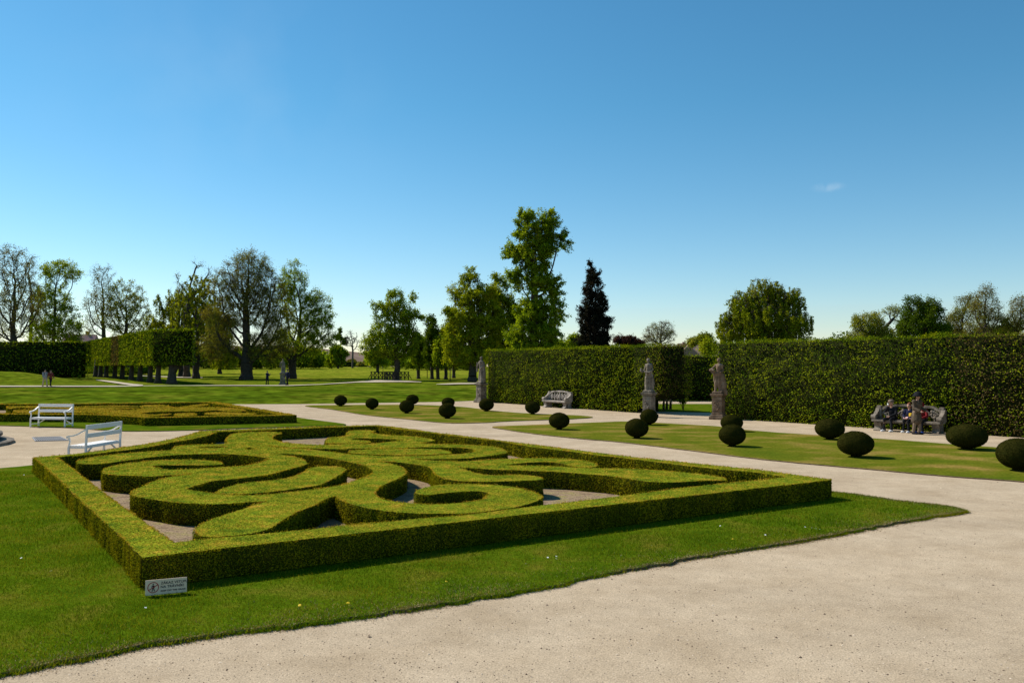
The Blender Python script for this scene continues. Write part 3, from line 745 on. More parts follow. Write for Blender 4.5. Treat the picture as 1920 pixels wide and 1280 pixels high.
# ================================================================== TALL HEDGES
def tall_hedge(name, a, b, thick, z0, z1, label, leaf='horn_leaf', core='horn_core', size=0.068, cover=1.3, lump=0.30, side='back', brown=None, open_end=None, parent=None, cat='hedge', group=None, zbase=0.0, bottom=False):
    """clipped leafy wall from a to b (front face), running back by `thick`"""
    a, b = Vector(a).to_2d() if len(a) > 2 else Vector(a), Vector(b).to_2d() if len(b) > 2 else Vector(b)
    u = (b - a); L = u.length; u.normalize()
    nrm = Vector((u.y, -u.x))
    if nrm.dot(-(a + b) / 2) < 0: nrm = -nrm          # towards the camera side
    back = -nrm
    blocks = []
    # core box, shrunk
    g = lump + 0.02
    def W(s, t, z): 
        p = a + u * s + back * t
        return (p.x, p.y, z)
    cf = np.array([[0, 1, 5, 4], [1, 2, 6, 5], [2, 3, 7, 6], [3, 0, 4, 7], [4, 5, 6, 7], [3, 2, 1, 0]])
    spans = [(g, L - g, 0.0)] if not open_end else [(g, L - open_end[0] - 0.003, 0.0), (L - open_end[0], L - g, open_end[1] * 0.75)]
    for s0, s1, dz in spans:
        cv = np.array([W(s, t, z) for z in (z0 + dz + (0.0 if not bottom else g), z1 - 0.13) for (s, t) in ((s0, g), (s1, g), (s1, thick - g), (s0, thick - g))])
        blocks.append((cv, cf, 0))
    # leaf skin on the outer box
    faces = [((0, 0), (L, 0), z0, z1, nrm), ((0, thick), (L, thick), z0, z1, back), ((0, 0), (0, thick), z0, z1, -u), ((L, 0), (L, thick), z0, z1, u)]
    PP, NN = [], []
    per = cover / size ** 2
    for (s0, t0), (s1, t1), za, zb, nn in faces:
        w = math.hypot(s1 - s0, t1 - t0)
        k = int(w * (zb - za) * per * (0.5 if nn is back else 1))
        q = RNG.random(k); zz = za + (zb - za) * RNG.random(k)
        s = s0 + (s1 - s0) * q; t = t0 + (t1 - t0) * q
        PP.append(np.stack([a.x + u.x * s + back.x * t, a.y + u.y * s + back.y * t, zz], 1)); NN.append(np.tile([nn.x, nn.y, 0.0], (k, 1)))
    for zt, nz in ((z1, 1.0),) + (((z0, -1.0),) if bottom else ()):
        k = int(L * thick * per)
        s = RNG.random(k) * L; t = RNG.random(k) * thick
        PP.append(np.stack([a.x + u.x * s + back.x * t, a.y + u.y * s + back.y * t, np.full(k, zt)], 1)); NN.append(np.tile([0.0, 0.0, nz], (k, 1)))
    PP = np.concatenate(PP); NN = np.concatenate(NN)
    PP[:, 2] += np.where(PP[:, 2] > z1 - 0.25, vnoise(PP, 1.3, 6) * 0.07 + vnoise(PP, 5, 3) * 0.04, 0)
    nz_ = vnoise(PP, 3.6, 2.0) * 0.45 + vnoise(PP, 8.0, 5.0) * 0.55
    n2 = vnoise(PP, 1.15, 8.0)
    off = nz_ * lump * 0.5 + n2 * lump * 0.28 - lump * 0.34 + RNG.normal(0, lump * 0.16, len(PP))
    keep = RNG.random(len(PP)) < np.clip(0.88 + nz_ * 0.5 + n2 * 0.25, 0.2, 1)
    PP = PP + NN * off[:, None] + RNG.normal(0, size * 0.25, PP.shape)
    if open_end:            # ragged bare foot near the end of the hedge
        s = (PP[:, 0] - a.x) * u.x + (PP[:, 1] - a.y) * u.y
        zb = z0 + np.clip(1 - (L - s) / open_end[0], 0, 1) * open_end[1]
        keep &= (PP[:, 2] > zb + vnoise(PP, 3, 1) * 0.2)
    PP = PP[keep]; NN = NN[keep]
    NN = NN + 0.75 * np.stack([vnoise(PP, 3.1, 11), vnoise(PP, 3.1, 17), vnoise(PP, 3.1, 23)], 1)
    s_ = size * RNG.uniform(0.6, 1.5, len(PP))
    mi = np.zeros(len(PP), bool)
    if brown is not None:
        s = (PP[:, 0] - a.x) * u.x + (PP[:, 1] - a.y) * u.y
        for c0, c1, pr in brown:
            mi |= (s > c0 + vnoise(PP, 2, 3) * 0.3) & (s < c1 + vnoise(PP, 2, 1) * 0.3) & (RNG.random(len(PP)) < pr)
    for sel, m_ in ((~mi, 1), (mi, 2)):
        if sel.any():
            V, F = leaf_quads(PP[sel], NN[sel] + np.array([0, 0, 0.45]), s_[sel], 0.7, 0.65)
            blocks.append((V, F, m_))
    me = np_mesh(name, blocks)
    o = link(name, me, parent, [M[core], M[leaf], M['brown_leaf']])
    return tag(o, label, cat, group)

ta, tb = P(905, 753.5), P(1236, 777.5)
LH = tall_hedge('tall_hedge', ta, tb, 2.6, 0.0, 4.12, 'tall clipped hedge behind the single stone bench, left of the gap', brown=[(19.4, 24, 0.45)], open_end=(2.6, 1.15))
tc_, td = P(1333, 783.2), P(2250, 843)
RH = tall_hedge('tall_hedge', tc_, td, 2.6, 0.0, 4.16, 'tall clipped hedge behind the seated people, right of the gap', brown=[(13.0, 40, 0.5)])
te, tf = P(1180, 751), P(1420, 751)
tall_hedge('tall_hedge', te, tf, 2.0, 0.0, 3.75, 'lower dark hedge seen through the gap between the tall hedges', size=0.12)
# dark far-left hedge and hedge blocks far across the meadow
a_, b_ = at(-120, 690, 118), at(150, 690, 118)
tall_hedge('tall_hedge', (a_.x, a_.y), (b_.x, b_.y), 2.5, 1.2, 6.38, 'long dark clipped hedge on the mound at the far left', size=0.2, leaf='horn_leaf')
a_, b_ = at(580, 690, 300), at(622, 690, 300)
tall_hedge('tall_hedge', (a_.x, a_.y), (b_.x, b_.y), 3, 2.5, 4.7, 'low dark hedge block across the far end of the meadow', size=0.35, lump=0.2)
a_, b_ = at(640, 690, 305), at(664, 690, 305)
tall_hedge('tall_hedge', (a_.x, a_.y), (b_.x, b_.y), 3, 2.5, 4.6, 'short dark hedge block behind the small round tree', size=0.35, lump=0.2)

# pleached tree block: a clipped crown carried on a row of trunks
p0 = ground_at(327, 719); 
A_ = at(285, 683, 97); B_ = at(153, 683, 150)
C_ = at(366, 683, 95.5)
pl = empty('pleached_tree_row', (A_.x, A_.y, 0))
tag(pl, 'box-clipped row of pleached trees on bare trunks beyond the meadow path', 'pleached trees')
u = Vector((B_.x - A_.x, B_.y - A_.y)); L = u.length; u.normalize()
v = Vector((C_.x - A_.x, C_.y - A_.y)); wv = v.length
ztop = at(285, 616.5, 97).z; zbot = at(285, 683.5, 97).z
def block_leaves():
    PP, NN = [], []
    size = 0.19; per = 1.7 / size ** 2
    nl = Vector((-u.y, u.x)); nl = nl if nl.x < 0 else -nl
    v_ = v.normalized(); nf = Vector((v_.y, -v_.x)); nf = nf if nf.y < 0 else -nf
    A2_ = Vector((A_.x, A_.y))
    for org, e, ln, nn in ((A2_, u, L, nl), (A2_, v_, wv, nf), (A2_ + v, u, L, -nl), (A2_ + u * L, v_, wv, -nf)):
        k = int(ln * (ztop - zbot) * per); q = RNG.random(k) * ln; z = zbot + RNG.random(k) * (ztop - zbot)
        PP.append(np.stack([org.x + e.x * q, org.y + e.y * q, z], 1)); NN.append(np.tile([nn.x, nn.y, 0], (k, 1)))
    for z, s in ((ztop, 1), (zbot, -1)):
        k = int(L * wv * per * 0.7); q = RNG.random(k) * L; t = RNG.random(k)
        PP.append(np.stack([A_.x + u.x * q + v.x * t, A_.y + u.y * q + v.y * t, np.full(k, z)], 1)); NN.append(np.tile([0, 0, s], (k, 1)))
    PP = np.concatenate(PP); NN = np.concatenate(NN)
    n_ = vnoise(PP, 2.5, 1) * 0.5 + vnoise(PP, 5, 2) * 0.5
    PP = PP + NN * (n_ * 0.16 - 0.1)[:, None] + RNG.normal(0, 0.06, PP.shape)
    s = (PP[:, 0] - A_.x) * u.x + (PP[:, 1] - A_.y) * u.y
    br = (s > 24) & (s < 31) & (RNG.random(len(PP)) < 0.85)
    S = 0.19 * RNG.uniform(0.6, 1.5, len(PP))
    bl = []
    g = 0.3
    c = [A2_ + v_ * g + u * g, A2_ + v_ * (wv - g) + u * g, A2_ + v_ * (wv - g) + u * (L - g), A2_ + v_ * g + u * (L - g)]
    cv = np.array([(p.x, p.y, z) for z in (zbot + g, ztop - g) for p in c])
    bl.append((cv, np.array([[0, 1, 5, 4], [1, 2, 6, 5], [2, 3, 7, 6], [3, 0, 4, 7], [4, 5, 6, 7], [3, 2, 1, 0]]), 0))
    for sel, m_ in ((~br, 1), (br, 2)):
        V, F = leaf_quads(PP[sel], NN[sel] + np.array([0, 0, 0.3]), S[sel], 0.7, 0.6)
        bl.append((V, F, m_))
    off = np.array([pl.location.x, pl.location.y, 0])
    return np_mesh('crown', [(V - off, F, m_) for V, F, m_ in bl])
link('crown', block_leaves(), pl, [M['horn_core'], M['horn_leaf'], M['brown_leaf']])
for bx, by, side in [(322, 719, 0.55), (296, 718, .5), (281, 716, .5), (262, 713.5, .5), (246, 712, .5), (229, 709.5, .5), (215, 708.5, .5), (199, 707.6, .5), (188, 707, .5), (179, 706.4, .5)]:
    g = ground_at(bx, by)
    r = 0.34 if bx < 310 else 0.52
    mb = MB()
    pts = [Vector((g.x, g.y, g.z - 0.1)), Vector((g.x, g.y, g.z + 0.35)), Vector((g.x + 0.05, g.y, g.z + 1.3)), Vector((g.x + .15, g.y, zbot + 1.0))]
    mb.tube([p - pl.location for p in pts], [r * 1.5, r * 1.05, r * 0.85, r * 0.8], 9)
    if bx > 310:
        mb.tube([p - pl.location for p in (Vector((g.x + .1, g.y, g.z + 1.2)), Vector((g.x + 1.0, g.y, zbot + .8)))], [r * .7, r * .5], 8)
    mb.build('trunk', M['bark'], pl, True)

# ================================================================== TREES
def grow(A, base, crown_lo, step, kill, infl=1e9, max_it=260, up=0.12, lean=(0, 0)):
    nodes = [np.array(base, float)]; par = [-1]
    z = base[2]
    top = crown_lo
    while nodes[-1][2] < top:
        f = (nodes[-1][2] - base[2]) / max(0.1, top - base[2])
        p = nodes[-1] + np.array([lean[0] * step + RNG.normal(0, 0.07) * step, lean[1] * step + RNG.normal(0, 0.07) * step, step])
        par.append(len(nodes) - 1); nodes.append(p)
    N = np.array(nodes)
    alive = np.ones(len(A), bool)
    nd = np.full(len(A), 1e18); ni = np.zeros(len(A), int)
    def upd(newN, start):
        for s in range(0, len(newN), 200):
            blk = newN[s:s + 200]
            d = ((A[:, None, :] - blk[None]) ** 2).sum(-1)
            j = d.argmin(1); dm = d[np.arange(len(A)), j]
            b = dm < nd
            nd[b] = dm[b]; ni[b] = j[b] + start + s
    upd(N, 0)
    cc = np.zeros(20000, int)
    for it in range(max_it):
        alive &= cc[ni] < 3
        alive &= nd > kill * kill
        act = alive & (nd < infl * infl)
        if not act.any(): break
        ids = ni[act]
        dirs = A[act] - N[ids]; dirs /= np.linalg.norm(dirs, axis=1, keepdims=True) + 1e-9
        uniq, inv = np.unique(ids, return_inverse=True)
        cc[uniq] += 1
        acc = np.zeros((len(uniq), 3)); np.add.at(acc, inv, dirs)
        acc /= np.linalg.norm(acc, axis=1, keepdims=True) + 1e-9
        acc += RNG.normal(0, 0.16, acc.shape); acc[:, 2] += up
        acc /= np.linalg.norm(acc, axis=1, keepdims=True) + 1e-9
        newN = N[uniq] + acc * step
        start = len(N)
        N = np.concatenate([N, newN]); par.extend(uniq.tolist())
        upd(newN, start)
        if len(N) > 9000: break
    return N, np.array(par)

def limb_mesh(N, par, tip, expo=1.75, rmax=None, trunk_flare=1.25):
    n = len(N); r = np.zeros(n); acc = np.zeros(n)
    for i in range(n - 1, -1, -1):
        r[i] = acc[i] ** (1 / expo) if acc[i] > 0 else tip
        if par[i] >= 0: acc[par[i]] += r[i] ** expo
    if rmax:
        k = rmax / r[0]
        r = tip + (r - tip) * (rmax - tip) / max(1e-6, (r[0] - tip))
    r[:2] *= trunk_flare
    c = np.nonzero(par >= 0)[0]
    a, b = N[par[c]], N[c]
    ra, rb = np.minimum(r[par[c]], r[c] * 1.6), r[c]
    d = b - a; d /= np.linalg.norm(d, axis=1, keepdims=True) + 1e-9
    s = np.cross(d, np.tile([0.3, 0.2, 0.93], (len(c), 1))); s /= np.linalg.norm(s, axis=1, keepdims=True) + 1e-9
    u = np.cross(s, d)
    blocks = []
    for sel, seg in ((rb > 0.06, 7), (rb <= 0.06, 3)):
        if not sel.any(): continue
        m = sel.sum(); V = np.empty((m, 2 * seg, 3))
        for k in range(seg):
            an = 2 * math.pi * k / seg
            q = s[sel] * math.cos(an) + u[sel] * math.sin(an)
            V[:, k] = a[sel] - d[sel] * 0.02 + q * ra[sel][:, None]; V[:, seg + k] = b[sel] + q * rb[sel][:, None]
        f = np.array([[k, (k + 1) % seg, seg + (k + 1) % seg, seg + k] for k in range(seg)])
        F = (f[None] + (np.arange(m) * 2 * seg)[:, None, None]).reshape(-1, 4)
        blocks.append((V.reshape(-1, 3), F, 0))
    return blocks, r

def blobs_world(blobs, Y, squash=0.9):
    o = []
    for cx, cy, rx, ry in blobs:
        c = at(cx, cy, Y)
        o.append((np.array(c), np.array([rx / FPX * Y, max(rx, ry) / FPX * Y * squash, ry / FPX * Y])))
    return o

def sample_blobs(bl, n, shell=0.35):
    vol = np.array([b[1].prod() for b in bl]) ** 0.8; vol /= vol.sum()
    k = RNG.choice(len(bl), n, p=vol)
    d = RNG.normal(0, 1, (n, 3)); d /= np.linalg.norm(d, axis=1, keepdims=True)
    rr = RNG.random(n) ** shell
    C = np.array([b[0] for b in bl])[k]; S = np.array([b[1] for b in bl])[k]
    return C + d * rr[:, None] * S

LEAFM = {
 'green': leaf_mat('tree_leaf_green', [(0.115, 0.185, 0.010), (0.21, 0.29, 0.014), (0.32, 0.37, 0.024)], 0.35, 0.52, 0.45),
 'yellow': leaf_mat('tree_leaf_yellow', [(0.145, 0.195, 0.008), (0.24, 0.285, 0.011), (0.34, 0.36, 0.018)], 0.35, 0.45, 0.45),
 'dark': leaf_mat('tree_leaf_dark', [(0.045, 0.085, 0.006), (0.08, 0.13, 0.008), (0.12, 0.16, 0.010)], 0.35, 0.35, 0.45),
 'spring': leaf_mat('tree_leaf_spring', [(0.15, 0.18, 0.022), (0.22, 0.25, 0.03), (0.29, 0.28, 0.045)], 0.4, 0.5, 0.4),
 'brown': leaf_mat('tree_bud_brown', [(0.15, 0.12, 0.03), (0.20, 0.18, 0.035), (0.19, 0.22, 0.03)], 0.5, 0.4, 0.4),
 'purple': leaf_mat('conifer_purple', [(0.014, 0.018, 0.012), (0.026, 0.024, 0.018), (0.05, 0.034, 0.028)], 0.6, 0.2, 0.5),
 'red': leaf_mat('copper_leaf', [(0.035, 0.018, 0.018), (0.06, 0.026, 0.024), (0.085, 0.04, 0.035)], 0.6, 0.4, 0.4),
 'willow': leaf_mat('willow_leaf', [(0.12, 0.165, 0.010), (0.21, 0.25, 0.014), (0.31, 0.32, 0.02)], 0.35, 0.52, 0.4),
}

def tree(name, label, base_px, blobs, leaf='green', Y=None, crown_lo=None, n_attr=420, leaves=26, lsize=0.21, spread=0.55, tip=0.022, rmax=0.4, shell=0.5,
         group=None, bark='bark', up=0.12, kill=None, weep=0.0, cat='tree', lean=(0, 0), squash=0.9, step=None, twigs=5, twig_len=None):
    g = ground_at(*base_px)
    if Y is not None:
        q = at(base_px[0], 690, Y); g = Vector((q.x, Y, float(terrain_z(q.x, Y))))
    Yd = g.y
    bl = blobs_world(blobs, Yd, squash)
    ext = max(b[1].max() for b in bl)
    A = sample_blobs(bl, n_attr, shell)
    # uneven outline: push the attractors about with low noise
    A += np.stack([vnoise(A, 0.8, 3), vnoise(A, 0.8, 7), vnoise(A, 0.8, 9)], 1) * ext * 0.06
    lo = min((b[0][2] - b[1][2]) for b in bl)
    clo = crown_lo if crown_lo is not None else max(g.z + 1.2, lo + 0.3)
    H = A[:, 2].max() - g.z
    st = step or H / 34
    N, par = grow(A, (g.x, g.y, g.z - 0.15), clo, st, kill or st * 1.15, up=up, lean=lean)
    blocks, r = limb_mesh(N, par, tip, rmax=rmax)
    off = np.array([g.x, g.y, g.z])
    root = empty(name, g)
    tag(root, label, cat, group)
    small = (r < tip * 2.2) & (N[:, 2] > min(clo, lo + 0.2))
    ends = N[small]
    ax = (N - N[np.maximum(par, 0)])[small]; ax /= np.linalg.norm(ax, axis=1, keepdims=True) + 1e-9
    tl = twig_len or max(0.5, H / 22)
    idx = np.repeat(np.arange(len(ends)), twigs)
    dv = ax[idx] * 0.7 + RNG.normal(0, 0.62, (len(idx), 3)) + np.array([0, 0, 0.12 if weep == 0 else -0.5])
    dv /= np.linalg.norm(dv, axis=1, keepdims=True) + 1e-9
    ln = tl * RNG.uniform(0.5, 1.35, len(idx))
    ta_ = ends[idx]; tb_ = ta_ + dv * ln[:, None]
    sd = np.cross(dv, RNG.normal(0, 1, dv.shape)); sd /= np.linalg.norm(sd, axis=1, keepdims=True) + 1e-9
    su = np.cross(sd, dv); tr = tip * 0.55
    TV = np.empty((len(idx), 4, 3))
    for k in range(3):
        a3 = 2.094 * k; TV[:, k] = ta_ + (sd * math.cos(a3) + su * math.sin(a3)) * tr
    TV[:, 3] = tb_
    f3 = np.array([[0, 1, 3], [1, 2, 3], [2, 0, 3]])
    blocks.append((TV.reshape(-1, 3), (f3[None] + (np.arange(len(idx)) * 4)[:, None, None]).reshape(-1, 3), 0))
    link('trunk', np_mesh('trunk', [(V - off, F, m) for V, F, m in blocks], True), root, [M[bark]])
    if leaves > 0:
        # leaves sit along the outer twigs, in uneven clumps
        fine_ = 1.0 if weep > 0 else 0.8
        lsize = lsize * fine_; kk = leaves / fine_ ** 2 * n_attr / max(1, len(idx))
        w = np.clip(1 + vnoise(ta_, 1.1, 4) * 0.9, 0.1, 2)
        cnt = RNG.poisson(kk * w)
        it = np.repeat(np.arange(len(idx)), cnt)
        Pl = ta_[it] + (tb_ - ta_)[it] * RNG.uniform(0.25, 1.1, (len(it), 1)) + RNG.normal(0, 1, (len(it), 3)) * spread * 0.28
        idx = idx[it]
        if weep > 0:
            strand = RNG.random(len(idx))
            Pl[:, :2] = ends[idx][:, :2] + RNG.normal(0, 0.10, (len(idx), 2)) + (RNG.random((len(ends), 2))[idx] - 0.5) * spread
            Pl[:, 2] = ends[idx][:, 2] - strand * weep * (0.4 + RNG.random(len(ends))[idx])
            Pl[:, 2] = np.maximum(Pl[:, 2], g.z + 0.9)
        cc = np.mean([b[0] for b in bl], 0)
        Nn = (Pl - cc); Nn /= np.linalg.norm(Nn, axis=1, keepdims=True) + 1e-9
        Nn = Nn * 0.45 + 0.6 * np.stack([vnoise(Pl, 0.9, 11), vnoise(Pl, 0.9, 17), vnoise(Pl, 0.9, 23)], 1)
        V, F = leaf_quads(Pl, Nn + np.array([-0.1, 0, 0.5]), lsize * RNG.uniform(0.6, 1.4, len(Pl)), 0.7, 0.8)
        link('crown', np_mesh('crown', [(V - off, F, 0)]), root, [LEAFM[leaf]])
    return root
TREES_ON = True
# ---- trees of the park, left to right
tree('park_tree', 'tall nearly bare dark tree at the far left edge above the dark hedge', (25, 690), [(20, 500, 42, 42), (5, 560, 45, 50), (45, 570, 30, 60), (15, 620, 40, 25)], 'brown', Y=135, n_attr=1000, leaves=12, lsize=0.2, rmax=0.55, tip=0.03, up=0.3)
tree('park_tree', 'slender bare tree beside the leftmost tall one', (58, 690), [(55, 500, 16, 26), (58, 560, 18, 45)], 'brown', Y=150, n_attr=220, leaves=4, rmax=0.3, tip=0.03, up=0.3)
tree('park_tree', 'tall fresh green tree with airy top above the dark hedge', (100, 690), [(115, 512, 36, 24), (95, 515, 20, 22), (98, 560, 36, 36), (112, 610, 42, 40), (80, 620, 22, 40), (135, 640, 18, 20)], 'green', Y=150, n_attr=900, leaves=24, lsize=0.26, rmax=0.4)
tree('park_tree', 'slim bare tree left of the rounded yellowish one', (196, 690), [(192, 520, 22, 26), (188, 570, 30, 35), (175, 610, 20, 25)], 'brown', Y=165, n_attr=560, leaves=8, lsize=0.2, rmax=0.4, tip=0.03, up=0.3)
tree('park_tree', 'rounded half-leafed yellow-green tree behind the pleached row', (236, 690), [(232, 562, 38, 38), (215, 590, 28, 28), (258, 585, 22, 32), (235, 610, 40, 25)], 'spring', Y=165, n_attr=800, leaves=12, lsize=0.26, rmax=0.45, up=0.1)
tree('park_tree', 'bushy yellow-green willow crown just behind the pleached row corner', (340, 703), [(330, 570, 40, 34), (303, 608, 38, 38), (345, 608, 50, 45), (372, 585, 40, 45), (335, 645, 50, 30)], 'willow', Y=142, n_attr=1100, leaves=34, lsize=0.22, weep=1.2, twigs=3, rmax=0.5, spread=0.6)
tree('park_tree', 'yellow-green tree mass right above the dark end of the pleached row', (368, 706), [(374, 545, 32, 34), (352, 575, 34, 34), (395, 595, 38, 42), (345, 620, 38, 34), (398, 650, 34, 32)], 'willow', Y=128, crown_lo=6.0, n_attr=1300, leaves=20, lsize=0.20, weep=0.5, twigs=4, rmax=0.5, spread=0.6, up=0.35)
tree('park_tree', 'bare dark spiky limbs of a second lopped tree poking above the green mass', (350, 705), [(371, 500, 7, 12), (330, 520, 6, 10), (392, 515, 6, 14), (345, 545, 14, 16), (380, 545, 14, 16)], 'brown', Y=134, crown_lo=8.0, n_attr=160, leaves=3, lsize=0.18, rmax=0.5, tip=0.05, up=0.4, twigs=6)
tree('park_tree', 'low weeping tree between the lopped tree and the great bare one', (412, 699), [(410, 620, 30, 40), (420, 660, 30, 28), (395, 600, 22, 25)], 'willow', Y=165, n_attr=500, leaves=36, lsize=0.26, weep=2.4, rmax=0.4)
tree('park_tree', 'great spreading tree with dark boughs and thin brown leafage', (461, 711), [(465, 505, 45, 36), (430, 540, 40, 40), (500, 545, 42, 42), (425, 600, 45, 40), (505, 600, 45, 40), (465, 560, 50, 50), (410, 650, 40, 28), (500, 650, 50, 30)], 'brown', n_attr=2800, leaves=20, lsize=0.17, rmax=0.85, tip=0.022, spread=0.5, up=0.04, shell=0.75, twigs=7, step=0.42, crown_lo=3.6, squash=0.7)
tree('park_tree', 'leafy green tree standing right behind the far statue', (548, 706), [(552, 520, 26, 30), (545, 560, 32, 35), (590, 565, 28, 24), (575, 600, 45, 30), (605, 600, 24, 32), (560, 640, 50, 35), (612, 640, 24, 20), (530, 660, 35, 25)], 'green', Y=128, n_attr=1100, leaves=24, lsize=0.22, rmax=0.6, shell=0.55, crown_lo=3.8)
tree('park_tree', 'small round bushy tree at the far end of the meadow', (634, 689), [(634, 663, 17, 16), (634, 676, 14, 9)], 'green', Y=250, n_attr=150, leaves=50, lsize=0.5, rmax=0.3, spread=0.9)
tree('park_tree', 'thin bare twin-stemmed tree far off right of the small round one', (661, 687), [(655, 635, 10, 18), (667, 640, 9, 18)], 'brown', Y=270, n_attr=110, leaves=0, rmax=0.3, tip=0.05, up=0.5, bark='bark_grey')
tree('park_tree', 'dark slim tree far behind, left of the bare twin-stemmed one', (637, 687), [(637, 630, 5, 16), (645, 640, 7, 12)], 'dark', Y=290, n_attr=80, leaves=26, lsize=0.5, rmax=0.25, tip=0.04, up=0.4)
tree('park_tree', 'bright green young oak standing alone by the wooden railings', (743, 712.5), [(742, 565, 20, 22), (728, 590, 28, 20), (762, 600, 26, 28), (712, 575, 22, 6), (770, 560, 10, 8), (735, 625, 42, 26), (705, 645, 30, 26), (765, 635, 28, 30), (740, 655, 42, 20), (695, 665, 18, 14)], 'green', n_attr=1200, leaves=19, lsize=0.25, rmax=0.42, tip=0.018, shell=0.6, spread=0.5, up=0.1)
tree('park_tree', 'small low-branched tree in the meadow behind the young oak', (708, 696), [(704, 668, 22, 14), (712, 680, 18, 7)], 'green', Y=185, n_attr=160, leaves=40, lsize=0.38, rmax=0.35)
for i, (x, b, bl, lf, lb) in enumerate([
    (785, 709, [(787, 650, 17, 26), (783, 672, 17, 18)], 'green', 'slim green tree just right of the wooden railings'),
    (810, 710, [(810, 620, 12, 28), (810, 660, 16, 30)], 'dark', 'narrow pointed dark green tree of the far row'),
    (821, 710.5, [(826, 660, 14, 30)], 'green', 'second slender tree right of the pointed dark one'),
    (836, 709, [(838, 640, 15, 35), (836, 670, 14, 22)], 'yellow', 'yellow-green slim tree in the middle of the far row'),
    (851, 708, [(853, 630, 16, 40), (851, 668, 15, 24)], 'yellow', 'yellow-green tree hard against the left of the big cluster')]):
    tree('row_tree', lb, (x, b), bl, lf, n_attr=260, leaves=30, lsize=0.27, rmax=0.26, group='slim trees in the far row', spread=0.5)
tree('park_tree', 'broad yellow-green tree at the left of the tall cluster', (886, 715), [(880, 520, 20, 20), (858, 552, 22, 18), (893, 560, 42, 30), (872, 595, 40, 32), (905, 610, 45, 38), (858, 640, 30, 30), (890, 655, 48, 34), (850, 665, 18, 22)], 'yellow', n_attr=1400, leaves=28, lsize=0.25, rmax=0.55, shell=0.6, crown_lo=6.0)
tree('park_tree', 'yellow-green tree right of the broad one, in front of the tallest tree', (932, 712), [(938, 528, 15, 14), (935, 560, 26, 28), (950, 600, 34, 36), (940, 645, 38, 38), (965, 660, 30, 28)], 'yellow', n_attr=1000, leaves=26, lsize=0.25, rmax=0.45, shell=0.6, crown_lo=4.0)
tree('park_tree', 'tallest green tree rising above the hedge end', (1003, 710), [(990, 415, 26, 20), (1022, 425, 26, 22), (1005, 445, 38, 26), (970, 475, 30, 22), (1042, 462, 28, 16), (1005, 480, 44, 28), (990, 515, 34, 22), (1028, 540, 26, 26), (1006, 532, 38, 26), (1032, 585, 26, 30), (1000, 590, 34, 40), (1015, 630, 34, 30), (975, 640, 26, 26)], 'green', Y=102, crown_lo=11.5, n_attr=2000, leaves=38, lsize=0.23, rmax=0.62, tip=0.02, shell=0.6, spread=0.45, squash=0.75)
tree('park_tree', 'tapering blackish conifer standing alone above the hedge', (1113, 705), [(1109, 502, 6, 14), (1111, 525, 13, 18), (1113, 550, 19, 22), (1113, 580, 26, 26), (1114, 610, 30, 26), (1114, 640, 31, 24), (1114, 665, 30, 20)], 'purple', Y=110, n_attr=1300, leaves=42, lsize=0.19, rmax=0.35, shell=0.7, spread=0.4, crown_lo=13.0, squash=0.85)
tree('park_tree', 'low copper-leaved tree peeping over the hedge', (1175, 700), [(1172, 640, 22, 9), (1190, 645, 20, 8)], 'red', Y=130, n_attr=220, leaves=30, lsize=0.26, rmax=0.25)
tree('park_tree', 'pale bare shrubby tree peeping over the hedge left of the statue gap', (1240, 700), [(1238, 622, 28, 20), (1225, 635, 25, 12), (1252, 628, 16, 18)], 'brown', Y=130, n_attr=520, leaves=5, lsize=0.16, rmax=0.3, tip=0.03, bark='bark_grey', up=0.25)
tree('park_tree', 'small leafy tree right of the purple conifer foot, low behind the hedge', (1080, 700), [(1080, 640, 16, 14), (1055, 648, 25, 10)], 'green', Y=140, n_attr=220, leaves=30, lsize=0.3, rmax=0.25)
tree('park_tree', 'airy small tree above the house roofs in the gap', (1322, 700), [(1320, 634, 14, 10), (1300, 642, 14, 7)], 'spring', Y=150, n_attr=200, leaves=14, lsize=0.3, rmax=0.25)
tree('park_tree', 'yellowish bush-like tree at the left end of the right tall hedge', (1328, 700), [(1328, 655, 10, 12)], 'yellow', Y=75, n_attr=120, leaves=40, lsize=0.16, rmax=0.12)
tree('willow_tree', 'large round weeping willow above the right tall hedge', (1436, 715), [(1437, 540, 36, 24), (1408, 562, 46, 28), (1466, 562, 44, 28), (1433, 592, 86, 30), (1376, 612, 38, 26), (1493, 612, 36, 26), (1433, 622, 62, 24)], 'willow', Y=90, n_attr=2000, leaves=40, lsize=0.16, rmax=0.5, weep=1.3, spread=0.9, shell=0.6, crown_lo=4.5, cat='willow')
tree('park_tree', 'pale yellow round-crowned tree just right of the willow', (1640, 710), [(1627, 608, 30, 20), (1612, 632, 26, 14), (1650, 632, 26, 16)], 'spring', Y=100, n_attr=800, leaves=13, lsize=0.17, rmax=0.32, tip=0.018)
tree('park_tree', 'leaning bare-limbed tree between the pale tree and the dark green one', (1640, 710), [(1675, 585, 20, 11), (1690, 600, 14, 14), (1665, 625, 18, 14)], 'spring', Y=104, n_attr=240, leaves=6, lsize=0.16, rmax=0.3, tip=0.02, up=0.05)
tree('park_tree', 'dense dark green tree above the right tall hedge', (1730, 712), [(1712, 572, 18, 16), (1745, 575, 22, 18), (1730, 595, 40, 24), (1735, 620, 48, 26), (1700, 625, 25, 20)], 'dark', Y=100, n_attr=900, leaves=22, lsize=0.2, rmax=0.4)
tree('park_tree', 'feathery half-bare tree left of the tall bare alder', (1810, 712), [(1815, 572, 22, 20), (1800, 600, 26, 26), (1785, 622, 25, 16)], 'brown', Y=110, n_attr=700, leaves=10, lsize=0.16, rmax=0.25, tip=0.02, up=0.3)
